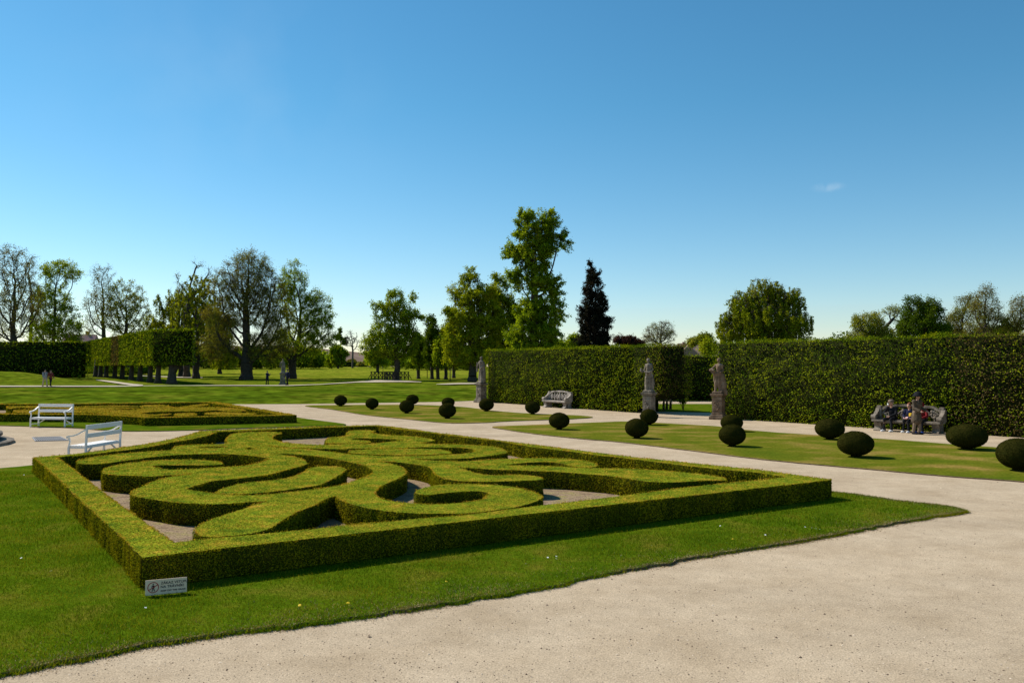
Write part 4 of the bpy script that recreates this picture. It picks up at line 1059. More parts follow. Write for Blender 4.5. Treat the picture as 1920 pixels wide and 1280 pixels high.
tree('park_tree', 'tall dark bare alder above the right tall hedge', (1845, 712), [(1848, 550, 16, 20), (1846, 578, 30, 16), (1855, 600, 32, 22), (1835, 620, 28, 18)], 'brown', Y=105, n_attr=1000, leaves=7, lsize=0.15, rmax=0.32, tip=0.022, up=0.12)
tree('park_tree', 'thin brownish tree at the right edge of the picture', (1912, 712), [(1912, 575, 14, 24), (1900, 605, 24, 20), (1925, 600, 20, 26)], 'brown', Y=105, n_attr=800, leaves=8, lsize=0.15, rmax=0.25, tip=0.02)
tree('park_tree', 'low dark green growth behind the right hedge under the alder', (1870, 712), [(1868, 622, 40, 12), (1790, 628, 30, 10)], 'dark', Y=112, n_attr=350, leaves=26, lsize=0.22, rmax=0.25)

# far wood that reads as one mass
def wood(spec, name, label):
    PP = []; SS = []; blocks = []
    for x0, x1, ytop, Y, lf in spec:
        n = int((x1 - x0) / 7) + 1
        for i in range(n):
            px = x0 + (x1 - x0) * (i + RNG.random()) / n
            top = ytop + RNG.uniform(-3, 9)
            c = at(px, top, Y + RNG.uniform(-12, 12))
            zg = float(terrain_z(c.x, c.y)); h = (c.z - zg); r = max(h * 0.42, 2.2)
            k = 420
            d = RNG.normal(0, 1, (k, 3)); d /= np.linalg.norm(d, axis=1, keepdims=True)
            q = np.array([c.x, c.y, zg + h * 0.52]) + d * (RNG.random(k) ** 0.4)[:, None] * np.array([r, r, h * 0.48])
            V, F = leaf_quads(q, d, 0.85 * RNG.uniform(0.5, 1.4, k) * Y / 300, 0.7, 0.7)
            blocks.append((V, F, lf))
    me = np_mesh(name, blocks)
    tag(link(name, me, None, [LEAFM['green'], LEAFM['dark'], LEAFM['brown'], LEAFM['willow']]), label, kind='stuff')
wood([(140, 275, 684, 165, 1), (-40, 160, 655, 230, 1), (150, 300, 652, 250, 0), (200, 420, 648, 270, 3), (290, 600, 655, 240, 1), (400, 640, 660, 260, 0), (330, 600, 650, 330, 3), (540, 620, 668, 300, 0), (560, 600, 655, 320, 2), (600, 690, 672, 340, 2), (690, 900, 655, 260, 0), (760, 900, 668, 220, 1), (900, 1110, 640, 300, 3), (1040, 1200, 645, 280, 0), (1140, 1290, 648, 320, 2),
      (1330, 1600, 642, 260, 0), (1560, 1960, 622, 200, 1), (1680, 1960, 632, 170, 0)], 'distant_wood', 'distant belt of mixed woodland closing the park')

# houses beyond the hedge gap and behind the far-left hedge
def house(name, label, px, Y, w, dpt, wall_h, roof_h, rz, wallc, roofc):
    c = at(px, 690, Y); zg = float(terrain_z(c.x, Y))
    e = empty(name, (c.x, Y, zg), rz); tag(e, label, 'house')
    MB().box((0, 0, wall_h / 2), (w, dpt, wall_h)).build('wall', plain('house_wall', wallc, 0.9), e)
    mb = MB(); mb.prism([(-dpt / 2 - .4, wall_h), (dpt / 2 + .4, wall_h), (0, wall_h + roof_h)], -w / 2 - .3, w / 2 + .3, 'x')
    rf = mb.build('roof', noise_mat('roof_tiles', [tuple(x * .8 for x in roofc), roofc], 2.0, bump=0.5, bscale=3, bdist=0.1), e)
    mb = MB().box((w * .2, 0.6, wall_h + roof_h), (.7, .7, 1.6)); mb.build('chimney', plain('chimney', (0.3, 0.16, 0.12)), rf)
    for x in (-w * .3, 0, w * .3):
        f = MB().box((x, -dpt / 2 - .02, wall_h * .62), (1.3, .12, 1.5)).build('window', plain('window_frame', (0.75, 0.75, 0.75)), e)
        MB().box((x, -dpt / 2 - .07, wall_h * .62), (1.0, .06, 1.2)).build('pane', plain('window_glass', (0.03, 0.04, 0.05), 0.1), f)
    return e
house('house', 'house with pinkish tiled roof glimpsed in the hedge gap', 1312, 185, 9.5, 8, 3.8, 3.4, 0.15, (0.6, 0.56, 0.5), (0.32, 0.20, 0.16))
house('house', 'house with white gable left of the pinkish roof in the gap', 1289, 178, 6, 6, 3.6, 3.0, 1.45, (0.8, 0.8, 0.8), (0.30, 0.19, 0.17))
house('house', 'house with rosy roof low behind the far-left hedge', 150, 200, 7, 6, 5.2, 3.6, 0.1, (0.5, 0.45, 0.4), (0.36, 0.20, 0.19))

# ================================================================== CLIPPED YEW BALLS
def yew_ball():
    e = empty('topiary_ball')
    bm = bmesh.new(); bmesh.ops.create_uvsphere(bm, u_segments=40, v_segments=26, radius=1)
    for v in bm.verts:
        z = v.co.z
        v.co.x *= 0.53; v.co.y *= 0.53
        v.co.z = (0.355 * z if z > 0 else 0.335 * z)
        v.co *= 1 + 0.025 * mnoise.noise(v.co * 4) + 0.012 * mnoise.noise(v.co * 11)
        v.co.z += 0.375
    me = bpy.data.meshes.new('core'); bm.to_mesh(me); bm.free()
    V, T = mesh_arrays(me); V = V.astype(float)
    Pn, Nn = sample_surface(V, T, lambda c, n: np.full(len(c), 5200.0))
    LV, LF = leaf_quads(Pn + Nn * RNG.uniform(-.006, .012, len(Pn))[:, None], Nn, 0.022 * RNG.uniform(.6, 1.5, len(Pn)), 0.5, 0.6)
    link('crown', np_mesh('crown', [(V, T, 0), (LV, LF, 1)], False), e, [M['yew_core'], M['yew_leaf']])
    mb = MB()
    mb.tube([(0, 0, -.02), (0.01, 0, .10), (0, 0, .25)], [0.16, 0.14, 0.26], 9)
    for k in range(9):
        an = k * 0.7; mb.tube([(0.05 * math.cos(an), 0.05 * math.sin(an), 0.03), (0.28 * math.cos(an), 0.28 * math.sin(an), 0.17)], [0.03, 0.02], 5)
    mb.build('trunk', M['yew_core'], e, True)
    return e
def dup(root):
    r = root.copy(); col.objects.link(r)
    for ch in root.children:
        c = ch.copy(); col.objects.link(c); c.parent = r
        for g in ch.children:
            d = g.copy(); col.objects.link(d); d.parent = c
    return r
balls = [(638.5, 761, 12.7, 9.7, 'farthest left clipped yew ball, alone at the tip of the farther lawn'),
 (697.5, 767, 12.8, 10, 'second clipped yew ball from the left, in front of the railings'),
 (762.6, 774.3, 14.6, 11.6, 'yew ball overlapping a smaller one behind it, below the young oak'),
 (773.3, 758.6, 12.4, 9.2, 'small yew ball half hidden at the back edge of the farther lawn, behind another'),
 (840.4, 763.8, 12.8, 9, 'small yew ball peeping over a nearer one left of the far statue'),
 (838.8, 783.9, 17.2, 13.5, 'nearest yew ball of the farther lawn, at its lower edge'),
 (912, 770.5, 14.8, 11.3, 'yew ball just below the far statue pedestal'),
 (998.7, 776, 15, 11.7, 'yew ball just left of the empty stone bench'),
 (1048.5, 804.4, 20.3, 14.8, 'yew ball at the left tip of the nearer lawn, below the empty stone bench'),
 (1194, 820.9, 23, 17.3, 'yew ball in front and to the left of the middle statue'),
 (1217, 796, 17.3, 14, 'yew ball directly at the foot of the middle statue'),
 (1372, 808, 21.5, 14.6, 'yew ball partly hidden behind a nearer ball, below the right statue'),
 (1373, 836, 25.7, 19.3, 'yew ball in front of another ball, below the right statue'),
 (1556, 823, 27.7, 18.3, 'yew ball at the back edge of the nearer lawn, left of the seated people'),
 (1604.5, 856, 33.7, 22.7, 'large yew ball at the front edge of the nearer lawn, left of the seated people'),
 (1813, 841.7, 36.7, 22.3, 'wide yew ball to the right of the seated people'),
 (1910, 881.5, 39, 28.3, 'nearest yew ball, cut by the right edge of the picture')]
proto = yew_ball()
for i, (x, y, rx, ry, lb) in enumerate(balls):
    o = proto if i == 0 else dup(proto)
    g = P(x, y, LAWN_Z)
    s = rx * g.y / FPX / 0.56
    o.location = g; o.rotation_euler = (0, 0, i * 1.3); o.scale = (s, s, ry * g.y / FPX / 0.35)
    tag(o, lb, 'topiary', 'clipped yew balls on the lawns')

# ================================================================== WHITE BENCHES
def white_bench(name, label, loc, rz, L=1.78):
    """front looks along local -y; origin on the ground at the centre"""
    e = empty(name, loc, rz); tag(e, label, 'bench')
    h = L / 2; W = M['white']
    MB_s = MB()
    for k in range(6):
        y = -0.24 + k * 0.088
        MB_s.box((0, y, 0.44), (L - 0.06, 0.066, 0.028), bevel=0.006)
    MB_s.build('seat', W, e)
    m = MB(); m.bar((-h, -0.25, 0.395), (h, -0.25, 0.395), 0.035, 0.06); m.bar((-h, 0.24, 0.395), (h, 0.24, 0.395), 0.035, 0.06)
    for x in (-h + .02, h - .02): m.bar((x, -0.26, 0.393), (x, 0.25, 0.393), 0.036, 0.056)
    m.build('seat_frame', W, e)
    m = MB(); m.bar((-h, 0.285, 0.99), (h, 0.285, 0.99), 0.03, 0.14, 0.006); m.bar((-h, 0.272, 0.74), (h, 0.272, 0.74), 0.03, 0.13, 0.006)
    m.build('backrest', W, e)
    for x in (-h, h):
        m = MB(); m.bar((x, 0.26, 0), (x, 0.262, 0.42), 0.055, 0.055, 0.005, up=(1, 0, 0)); m.bar((x, 0.262, 0.42), (x, 0.29, 1.06), 0.055, 0.05, 0.005, up=(1, 0, 0)); m.build('leg', W, e)
        m = MB(); m.bar((x, -0.27, 0), (x, -0.27, 0.42), 0.055, 0.055, 0.005, up=(1, 0, 0))
        m.tube([(x, -0.27, .40), (x, -.25, .5), (x, -.235, .57), (x, -.26, .65), (x, -.29, .7)], [.03, .026, .028, .032, .03], 8); m.build('leg', W, e)
        m = MB(); pts = [(x, -.33, .695), (x, -.31, .72), (x, -.24, .73), (x, -.12, .745), (x, .02, .79), (x, .14, .86), (x, .27, .93)]
        for a, b in zip(pts, pts[1:]): m.bar(a, b, 0.06, 0.042, 0.004)
        m.ball((x, -.325, .69), .034, (1, 1, 1), 2); m.build('armrest', W, e)
        m = MB(); m.bar((x, -0.25, 0.14), (x, 0.25, 0.14), 0.03, 0.04); m.build('stretcher', W, e)
        s = 1 if x < 0 else -1
        m = MB(); m.bar((x + s * .02, 0.2, 0.14), (x + s * 0.42, 0.2, 0.38), 0.03, 0.04); m.build('brace', W, e)
    return e
b1a, b1b = P(69.5, 799.2), P(139, 799.8)
cb = (b1a + b1b) / 2
white_bench('garden_bench', 'white wooden bench facing the camera before the farther parterre', (cb.x - .03, cb.y - .28, 0), -0.10 + math.atan2(b1b.y - b1a.y, b1b.x - b1a.x) * 0.4, 1.74)
white_bench('garden_bench', 'white wooden bench seen from behind beside the near parterre', (-12.85, 25.75, 0), R(-90) - 0.08, 1.85)

# ================================================================== FOUNTAIN, GRATE, SIGN
f = empty('fountain_basin', (-22.1, 29.0, 0)); tag(f, 'round grey stone fountain basin cut by the left edge', 'fountain')
MB().lathe([(4.15, -0.02), (4.15, 0.10), (4.05, 0.13), (3.7, 0.14), (3.7, 0.0)], seg=28).build('step', M['stone'], f)
rim = MB(); rim.lathe([(3.62, 0.12), (3.66, 0.22), (3.78, 0.30), (3.78, 0.38), (3.70, 0.42), (3.32, 0.42), (3.30, 0.20)], seg=28); rim.build('rim', M['stone'], f)
MB().lathe([(3.35, 0.05), (3.35, 0.21), (0.01, 0.215)], seg=28).build('water', M['water'], f)

gp = [P(61, 819.7, 0.012), P(112, 818.2, 0.012), P(127, 825.2, 0.012), P(67, 826.7, 0.012)]
ge = empty('drain_grate', (gp[0] + gp[2]) / 2); tag(ge, 'rectangular metal drain grate set in the gravel near the benches', 'drain grate')
ox = ge.location
def lerp2(u_, v_): return (gp[0].lerp(gp[1], u_)).lerp(gp[3].lerp(gp[2], u_), v_) - ox
m = MB()
for a, b in ((0, 1), (1, 2), (2, 3), (3, 0)):
    m.bar(gp[a] - ox, gp[b] - ox, 0.05, 0.03)
m.build('frame', M['metal'], ge)
m = MB()
for i in range(1, 14): m.bar(lerp2(i / 14, 0), lerp2(i / 14, 1), 0.03, 0.02)
for i in range(1, 8): m.bar(lerp2(0, i / 8), lerp2(1, i / 8), 0.018, 0.018)
m.build('grating', M['metal'], ge)

sl, sr = P(272.1, 1116.5, 0.05), P(350.2, 1109, 0.05)
sc = (sl + sr) / 2; ang = math.atan2(sr.y - sl.y, sr.x - sl.x); sw = (sr - sl).length; sh = 0.178
sg = empty('lawn_sign', (sc.x, sc.y, 0.0), ang); tag(sg, 'small cream keep-off-the-grass sign at the near hedge corner', 'sign')
M['sign'] = plain('sign_cream', (0.85, 0.60, 0.40), 0.6, var=0.03)
M['sign_red'] = plain('sign_red', (0.42, 0.02, 0.015), 0.6)
M['sign_ink'] = plain('sign_ink', (0.05, 0.03, 0.03), 0.6)
tl = Matrix.Rotation(R(-8), 4, 'X')
bd = MB().box((0, 0, 0), (sw, 0.012, sh), bevel=0.002).build('board', M['sign'], sg)
bd.location = (0, 0.012, 0.05 + sh / 2); bd.rotation_euler = (R(-6), 0, 0)
m = MB()
cxs = -sw / 2 + 0.088; R0, R1 = 0.064, 0.055
bmr = m.bm; n = 40; va, vb = [], []
for k in range(n):
    a = 2 * math.pi * k / n
    va.append(bmr.verts.new((cxs + R0 * math.cos(a), -0.0075, R0 * math.sin(a)))); vb.append(bmr.verts.new((cxs + R1 * math.cos(a), -0.0075, R1 * math.sin(a))))
for k in range(n): bmr.faces.new((va[k], va[(k + 1) % n], vb[(k + 1) % n], vb[k]))
m.bar((cxs - 0.052, -0.009, -0.030), (cxs + 0.052, -0.009, 0.030), 0.002, 0.009, up=(0, 0, 1))
o = m.build('symbol_ring', M['sign_red'], sg); o.location = bd.location; o.rotation_euler = bd.rotation_euler
m = MB()
m.ball((cxs, -0.0075, 0.038), 0.0085, (1, .2, 1)); m.prism([(cxs - .011, .027), (cxs + .010, .027), (cxs + .008, -.004), (cxs - .007, -.004)], -0.0095, -0.0065)
m.prism([(cxs - .007, -.004), (cxs + .003, -.004), (cxs - .008, -.046), (cxs - .018, -.046)], -0.0095, -0.0065)
m.prism([(cxs - .001, -.004), (cxs + .008, -.004), (cxs + .020, -.044), (cxs + .010, -.046)], -0.0094, -0.0064)
m.prism([(cxs + .008, .024), (cxs + .014, .022), (cxs + .018, -.004), (cxs + .012, -.004)], -0.0093, -0.0063)
m.prism([(cxs - .011, .024), (cxs - .017, .020), (cxs - .020, .0), (cxs - .014, .0)], -0.0093, -0.0063)
o = m.build('walker_symbol', M['sign_ink'], sg); o.location = bd.location; o.rotation_euler = bd.rotation_euler
def text(body, size, x, z, parent, width=None):
    cu = bpy.data.curves.new('t', 'FONT'); cu.body = body; cu.size = size; cu.extrude = 0.0006; cu.space_character = 1.04
    cu.offset = 0.0009
    o = bpy.data.objects.new('t', cu); col.objects.link(o); bpy.context.view_layer.update()
    me = bpy.data.meshes.new_from_object(o.evaluated_get(bpy.context.evaluated_depsgraph_get()))
    bpy.data.objects.remove(o)
    V, T = mesh_arrays(me)
    k = width / (V[:, 0].max() - V[:, 0].min()) if width else 1
    for v_ in me.vertices:
        v_.co = Vector(((v_.co.x - V[:, 0].min()) * k + x, -0.0075 - v_.co.z, v_.co.y + z))
    me.materials.clear(); me.materials.append(M['sign_ink'])
    o = bpy.data.objects.new('lettering', me); o.parent = parent; col.objects.link(o)
    o.location = bd.location; o.rotation_euler = bd.rotation_euler
tx = -sw / 2 + 0.172
text("ZÁKAZ VSTUPU", 0.041, tx, 0.030, sg, 0.305)
text("NA TRÁVNÍK!", 0.041, tx, -0.014, sg, 0.262)
text("KEEP OFF THE GRASS", 0.025, tx, -0.056, sg, 0.28)
for x in (-sw * .35, sw * .35):
    MB().box((x, 0.045, 0.07), (0.02, 0.015, 0.16)).build('stake', M['wood'], sg)

# ================================================================== WOODEN RAILINGS
def railing(label, pxa, pxb, py, Y, h, n):
    a, b = at(pxa, 690, Y), at(pxb, 690, Y); z = float(terrain_z(a.x, Y)) + 0.05
    e = empty('wooden_railing', (a.x, Y, z)); tag(e, label, 'railing', 'railings of the footbridge')
    Ln = b.x - a.x
    for i in range(n + 1): MB().box((Ln * i / n, 0, h / 2 - .05), (0.12, 0.12, h + .1)).build('post', M['wood'], e)
    MB().bar((-.1, 0, h), (Ln + .1, 0, h), 0.16, 0.09).build('top_rail', M['wood'], e)
    MB().bar((0, .02, .12), (Ln, .02, .12), 0.08, 0.07).build('bottom_rail', M['wood'], e)
    for i in range(n):
        x0, x1 = Ln * i / n, Ln * (i + 1) / n
        m = MB(); m.bar((x0, .03, .15), (x1, .03, h - .05), 0.05, 0.09); m.bar((x0, -.03, h - .05), (x1, -.03, .15), 0.05, 0.09); m.build('cross_brace', M['wood'], e)
    for s, x in ((-1, 0), (1, Ln)):
        MB().bar((x, -.06, h * .7), (x + s * .45, -.1, 0), 0.08, 0.08).build('prop', M['wood'], e)
railing('dark cross-braced wooden railing beside the young oak, the longer one behind', 696, 766, 711, 120, 1.05, 10)
railing('shorter cross-braced wooden railing in front, left of the oak trunk', 721, 747, 713.5, 115, 1.1, 5)

for x, yb, yt, lb in [(844, 716, 692, 'thin dark post at the edge of the trees left of the far statue'), (718, 696, 684, 'thin dark post in the meadow behind the railings'), (801, 709, 693, 'slim post between the trunks right of the railings')]:
    g = ground_at(x, yb); h = (yb - yt) * g.y / FPX
    MBt = MB(); MBt.tube([(0, 0, 0), (0, 0, h)], [0.06, 0.05], 8); MBt.ball((0, 0, h), 0.07)
    o = MBt.build('post', M['wood'], None, True); o.location = g; tag(o, lb, 'post')

# ================================================================== STATUES
def limb(mb, pts, rad, seg=10):
    mb.tube(pts, rad, seg)
    for p, r in zip(pts, rad): mb.ball(p, r * 0.99, sub=2)

def statue_pedestal(e, mat, h=1.33, w=0.52, relief=True):
    m = MB(); m.box((0, 0, 0.07), (w * 1.5, w * 1.5, 0.16), bevel=0.015); m.box((0, 0, 0.20), (w * 1.28, w * 1.28, 0.11), bevel=0.03); m.build('plinth', mat, e)
    m = MB(); m.box((0, 0, 0.25 + (h - 0.43) / 2), (w, w, h - 0.41), bevel=0.02)
    m.box((0, 0, 0.31), (w * 1.1, w * 1.1, 0.08), bevel=0.02); m.box((0, 0, 0.72), (w * 0.72, w * 1.04, 0.52), bevel=0.01); m.box((0, 0, 0.72), (w * 1.04, w * 0.72, 0.52), bevel=0.01)
    sh_ = m.build('shaft', mat, e)
    if relief:
        for ax in range(2):
            mb = MB()
            rnd = random.Random(5 + ax)
            for k in range(16):
                z = 0.50 + 0.44 * k / 15; a = rnd.uniform(-0.13, 0.13)
                p = (a, -w * 0.53, z) if ax == 0 else (-w * 0.53, a, z)
                mb.ball(p, rnd.uniform(0.03, 0.055), (1, .7, 1) if ax == 0 else (.7, 1, 1), 1)
            link('relief', fuse(mb, 0.02, 1), sh_, [mat])
    m = MB(); m.box((0, 0, h - 0.12), (w * 1.16, w * 1.16, 0.07), bevel=0.02); m.box((0, 0, h - 0.04), (w * 1.32, w * 1.32, 0.09), bevel=0.015); m.build('cornice', mat, e)

def statue(label, loc, rz, kind, mat, scale=1.0, ph=1.33):
    e = empty('garden_statue', loc, rz); tag(e, label, 'statue')
    e.scale = (scale,) * 3
    statue_pedestal(e, mat, ph)
    mb = MB(); Z = ph
    mb.box((0, 0, Z + 0.06), (0.52, 0.5, 0.13), bevel=0.02)
    z = lambda h: Z + 0.10 + h
    if kind == 'robed':         # classical woman: hip swung, one arm out, drapery to the ground
        limb(mb, [(0.07, 0, z(.02)), (.10, -.03, z(.45)), (.09, 0, z(.88))], [.075, .085, .12])
        limb(mb, [(-.12, .02, z(.02)), (-.11, .0, z(.45)), (-.06, 0, z(.88))], [.11, .13, .14])
        limb(mb, [(-.16, .05, z(.0)), (-.17, .05, z(.5)), (-.11, .04, z(.95))], [.10, .10, .09])
        limb(mb, [(0.17, .06, z(.0)), (.24, .05, z(.38)), (.17, .02, z(.85))], [.09, .08, .07])
        limb(mb, [(0.0, 0, z(.90)), (-.01, 0, z(1.10)), (0, .01, z(1.34))], [.165, .135, .165])
        limb(mb, [(-.15, 0, z(1.40)), (.14, 0, z(1.42))], [.075, .075])
        limb(mb, [(.16, 0, z(1.40)), (.24, -.02, z(1.15)), (.10, -.17, z(.98)), (-.02, -.2, z(1.0))], [.062, .052, .042, .035])
        limb(mb, [(-.17, 0, z(1.40)), (-.25, .02, z(1.17)), (-.36, -.05, z(1.0)), (-.42, -.08, z(1.10))], [.062, .052, .045, .05])
        limb(mb, [(-.42, -.08, z(1.08)), (-.43, -.08, z(1.2))], [.07, .05])
        limb(mb, [(-.20, -.10, z(1.05)), (0, -.15, z(.92)), (.19, -.05, z(1.0))], [.05, .06, .05])
        limb(mb, [(0, 0, z(1.40)), (-.01, -.01, z(1.55))], [.06, .055])
        mb.ball((-.02, -.015, z(1.64)), .10, (.85, .95, 1.15)); mb.ball((-.03, .02, z(1.70)), .10, (1, 1, .7)); mb.ball((-.03, -.11, z(1.63)), .02)
    elif kind == 'satyr':       # figure with bent arm holding a basket, draped stump beside the leg
        limb(mb, [(-.14, -.06, z(.02)), (-.12, -.04, z(.45)), (-.03, 0, z(.90))], [.065, .085, .12])
        limb(mb, [(-.16, -.16, z(.02)), (-.14, -.04, z(.04))], [.04, .055])
        limb(mb, [(.06, 0, z(.02)), (.06, -.03, z(.45)), (.06, 0, z(.90))], [.065, .09, .125])
        limb(mb, [(.22, .08, z(.0)), (.24, .08, z(.4)), (.2, .06, z(.8)), (.14, -.05, z(1.02))], [.19, .17, .14, .06])
        limb(mb, [(.33, .10, z(.02)), (.38, .08, z(-.1))], [.13, .09])
        limb(mb, [(-.20, -.05, z(.55)), (-.16, -.08, z(.95))], [.05, .07])
        limb(mb, [(0.02, 0, z(.93)), (.03, 0, z(1.12)), (.05, .01, z(1.32))], [.16, .14, .17])
        limb(mb, [(-.12, 0, z(1.38)), (.20, 0, z(1.38))], [.075, .08])
        limb(mb, [(-.13, 0, z(1.38)), (-.27, -.10, z(1.22)), (-.34, -.20, z(1.17))], [.062, .05, .042])
        limb(mb, [(-.35, -.2, z(1.12)), (-.16, -.18, z(1.10))], [.07, .08]); limb(mb, [(-.25, -.18, z(1.02)), (-.18, -.18, z(.95))], [.07, .05])
        limb(mb, [(.21, 0, z(1.38)), (.27, .0, z(1.12)), (.16, -.12, z(1.0))], [.065, .055, .045])
        limb(mb, [(.04, 0, z(1.40)), (.04, -.02, z(1.53))], [.062, .058])
        mb.ball((.04, -.03, z(1.62)), .10, (.9, .98, 1.12)); mb.ball((.04, .0, z(1.69)), .105, (1.05, 1.05, .7)); mb.ball((.02, -.13, z(1.61)), .02)
    else:                       # cloaked figure with raised object
        limb(mb, [(-.08, 0, z(.0)), (-.06, 0, z(.5)), (0, 0, z(.95))], [.17, .15, .15])
        limb(mb, [(.12, 0, z(.0)), (.10, .02, z(.5)), (.04, 0, z(.95))], [.19, .16, .15])
        limb(mb, [(0, 0, z(.95)), (0, 0, z(1.36))], [.16, .17])
        limb(mb, [(-.14, 0, z(1.40)), (.14, 0, z(1.40))], [.08, .08])
        limb(mb, [(-.17, 0, z(1.40)), (-.26, -.08, z(1.2)), (-.34, -.12, z(1.02))], [.07, .05, .045])
        limb(mb, [(-.32, -.1, z(1.35)), (-.33, -.1, z(.75))], [.04, .06])
        limb(mb, [(.17, 0, z(1.40)), (.24, 0, z(1.1)), (.12, -.15, z(.95))], [.07, .055, .05])
        limb(mb, [(.16, .08, z(1.3)), (.2, .1, z(.6)), (.2, .08, z(.0))], [.09, .12, .12])
        limb(mb, [(0, 0, z(1.42)), (0, -.01, z(1.55))], [.06, .06])
        mb.ball((0, -.01, z(1.64)), .10, (.9, 1, 1.15)); mb.ball((0, .02, z(1.71)), .095, (1, 1, .75)); mb.ball((0, -.11, z(1.63)), .02)
    link('figure', fuse(mb, 0.022, 1, 0.012, 14), e, [mat])
    return e
hd = math.atan2(tb.y - ta.y, tb.x - ta.x)
g = P(909, 753.5); statue('weathered grey statue on its pedestal at the left end of the tall hedge', (g.x - .25, g.y - .8, 0), hd + R(10), 'cloaked', M['stone'], 1.12)
g = P(1217, 781.5); statue('grey robed statue on its pedestal left of the hedge gap', (g.x, g.y, 0), hd + R(24), 'robed', M['stone'], 1.02)
g = P(1347.5, 786); statue('warm-toned statue with bent arm on its pedestal right of the hedge gap', (g.x, g.y, 0), hd + R(24), 'satyr', M['stone_warm'], 1.02)
g = ground_at(530, 721); statue('distant slim statue on a tall pedestal beside two standing visitors', (g.x, g.y, g.z), R(-10), 'cloaked', M['stone'], 0.84, 1.5)

# ================================================================== STONE BENCHES
def stone_bench(label, loc, rz, L=2.7, mat=None):
    """baroque stone settle; front looks along local -y"""
    mat = mat or M['stone_pale']
    e = empty('stone_bench', loc, rz); tag(e, label, 'stone bench'); h = L / 2
    m = MB(); m.box((0, -0.02, 0.45), (L, 0.62, 0.09), bevel=0.02); m.box((0, 0.0, 0.385), (L - .16, 0.52, 0.05), bevel=0.01); m.build('seat', mat, e)
    for x in (-h + .22, h - .22):
        m = MB(); m.prism([(-.30, 0), (-.02, 0), (-.05, .06), (-.09, .14), (-.06, .26), (.02, .365), (-.26, .365), (-.22, .28), (-.17, .2), (-.20, .1), (-.30, .06)], x - .15, x + .15, 'x')
        m.prism([(.02, 0), (.3, 0), (.28, .365), (.04, .365)], x - .14, x + .14, 'x'); m.build('foot', mat, e)
    # pierced back: arched top rail, end posts and scrolls
    m = MB(); pts = []
    for k in range(17):
        x = -h + .1 + (L - .2) * k / 16; t = abs(x) / (h - .1)
        zt = 1.12 - 0.10 * t ** 2 - (0.10 if t > .82 else 0)
        pts.append((x, .27, zt))
    for a, b in zip(pts, pts[1:]): m.bar(a, b, 0.14, 0.10, 0.01)
    m.build('top_rail', mat, e)
    mb = MB(); rnd = random.Random(3)
    def scroll(cx, cz, r, s):
        q = [(cx + s * r * (1 - k / 26) * math.cos(k * .42), .26, cz + r * (1 - k / 26) * math.sin(k * .42)) for k in range(22)]
        mb.tube(q, [0.045] * 22, 6)
    for cx in (-.95, -.62, -.3, .3, .62, .95):
        cx *= L / 2.7
        scroll(cx, .72, .17, 1 if cx > 0 else -1); mb.tube([(cx, .26, .48), (cx, .26, 1.05)], [.04, .04], 6)
        mb.ball((cx * .9, .24, .90), .07, (1, .6, 1)); 
    mb.ball((0, .24, .78), .15, (1, .5, 1.3)); mb.ball((0, .24, 1.1), .1, (1.4, .6, .8)); mb.tube([(0, .26, .48), (0, .26, 1.15)], [.09, .07], 8)
    link('openwork', fuse(mb, 0.02, 1, 0.008, 20), e, [mat])
    for s in (-1, 1):
        x = s * (h - .06)
        m = MB(); m.prism([(.34, .49), (.34, .98), (.20, 1.0), (.12, .86), (.02, .80), (-.06, .72), (-.20, .70), (-.28, .62), (-.26, .49)], x - .08, x + .08, 'x')
        ar = m.build('armrest', mat, e)
        m = MB(); q = [(x - .10, -.20, .60), (x + .10, -.20, .60)]; m.tube(q, [.105, .105], 14); m.build('volute', mat, ar)
        m = MB(); m.box((s * (h - .12), .27, .78), (.2, .18, .62), bevel=.02); m.build('end_post', mat, e)
    return e
sa, sb = P(1016, 763.2), P(1060, 766)
stone_bench('empty carved stone bench against the left tall hedge', (3.05, 56.6, 0), hd, 2.7)
BR_LOC = Vector((P(1712, 811).x - .05, P(1712, 811).y + 0.35, 0)); BR_ROT = math.atan2(-.74, .68)
stone_bench('carved stone bench against the right tall hedge with people sitting on it', BR_LOC, BR_ROT, 2.85, M['stone'])
# ================================================================== PEOPLE
SKIN = plain('skin', (0.42, 0.24, 0.17), 0.6, 0.3)
def cloth(name, c, c2=None, sc=14):
    return noise_mat(name, [c, c2 or tuple(min(1, x * 1.35) for x in c)], sc, bump=0.3, bscale=50, bdist=0.004, spec=0.1)
BLACK = cloth('black_cloth', (0.012, 0.012, 0.014)); NAVY = cloth('navy_cloth', (0.012, 0.014, 0.035)); DARKH = cloth('dark_hair', (0.015, 0.010, 0.008))
BEIGE = cloth('beige_cloth', (0.30, 0.24, 0.17)); GREYC = cloth('grey_cloth', (0.24, 0.23, 0.24)); REDC = cloth('red_cloth', (0.14, 0.012, 0.014)); TAN = cloth('tan_cloth', (0.18, 0.13, 0.09))
WHITEC = cloth('white_cloth', (0.75, 0.73, 0.72)); PINK = cloth('pink_cloth', (0.60, 0.38, 0.40)); YEL = cloth('yellow_cloth', (0.60, 0.38, 0.03)); BLUEC = cloth('blue_cloth', (0.03, 0.08, 0.35))
PATT = cloth('patterned_cloth', (0.035, 0.025, 0.018), (0.16, 0.12, 0.08), 22)

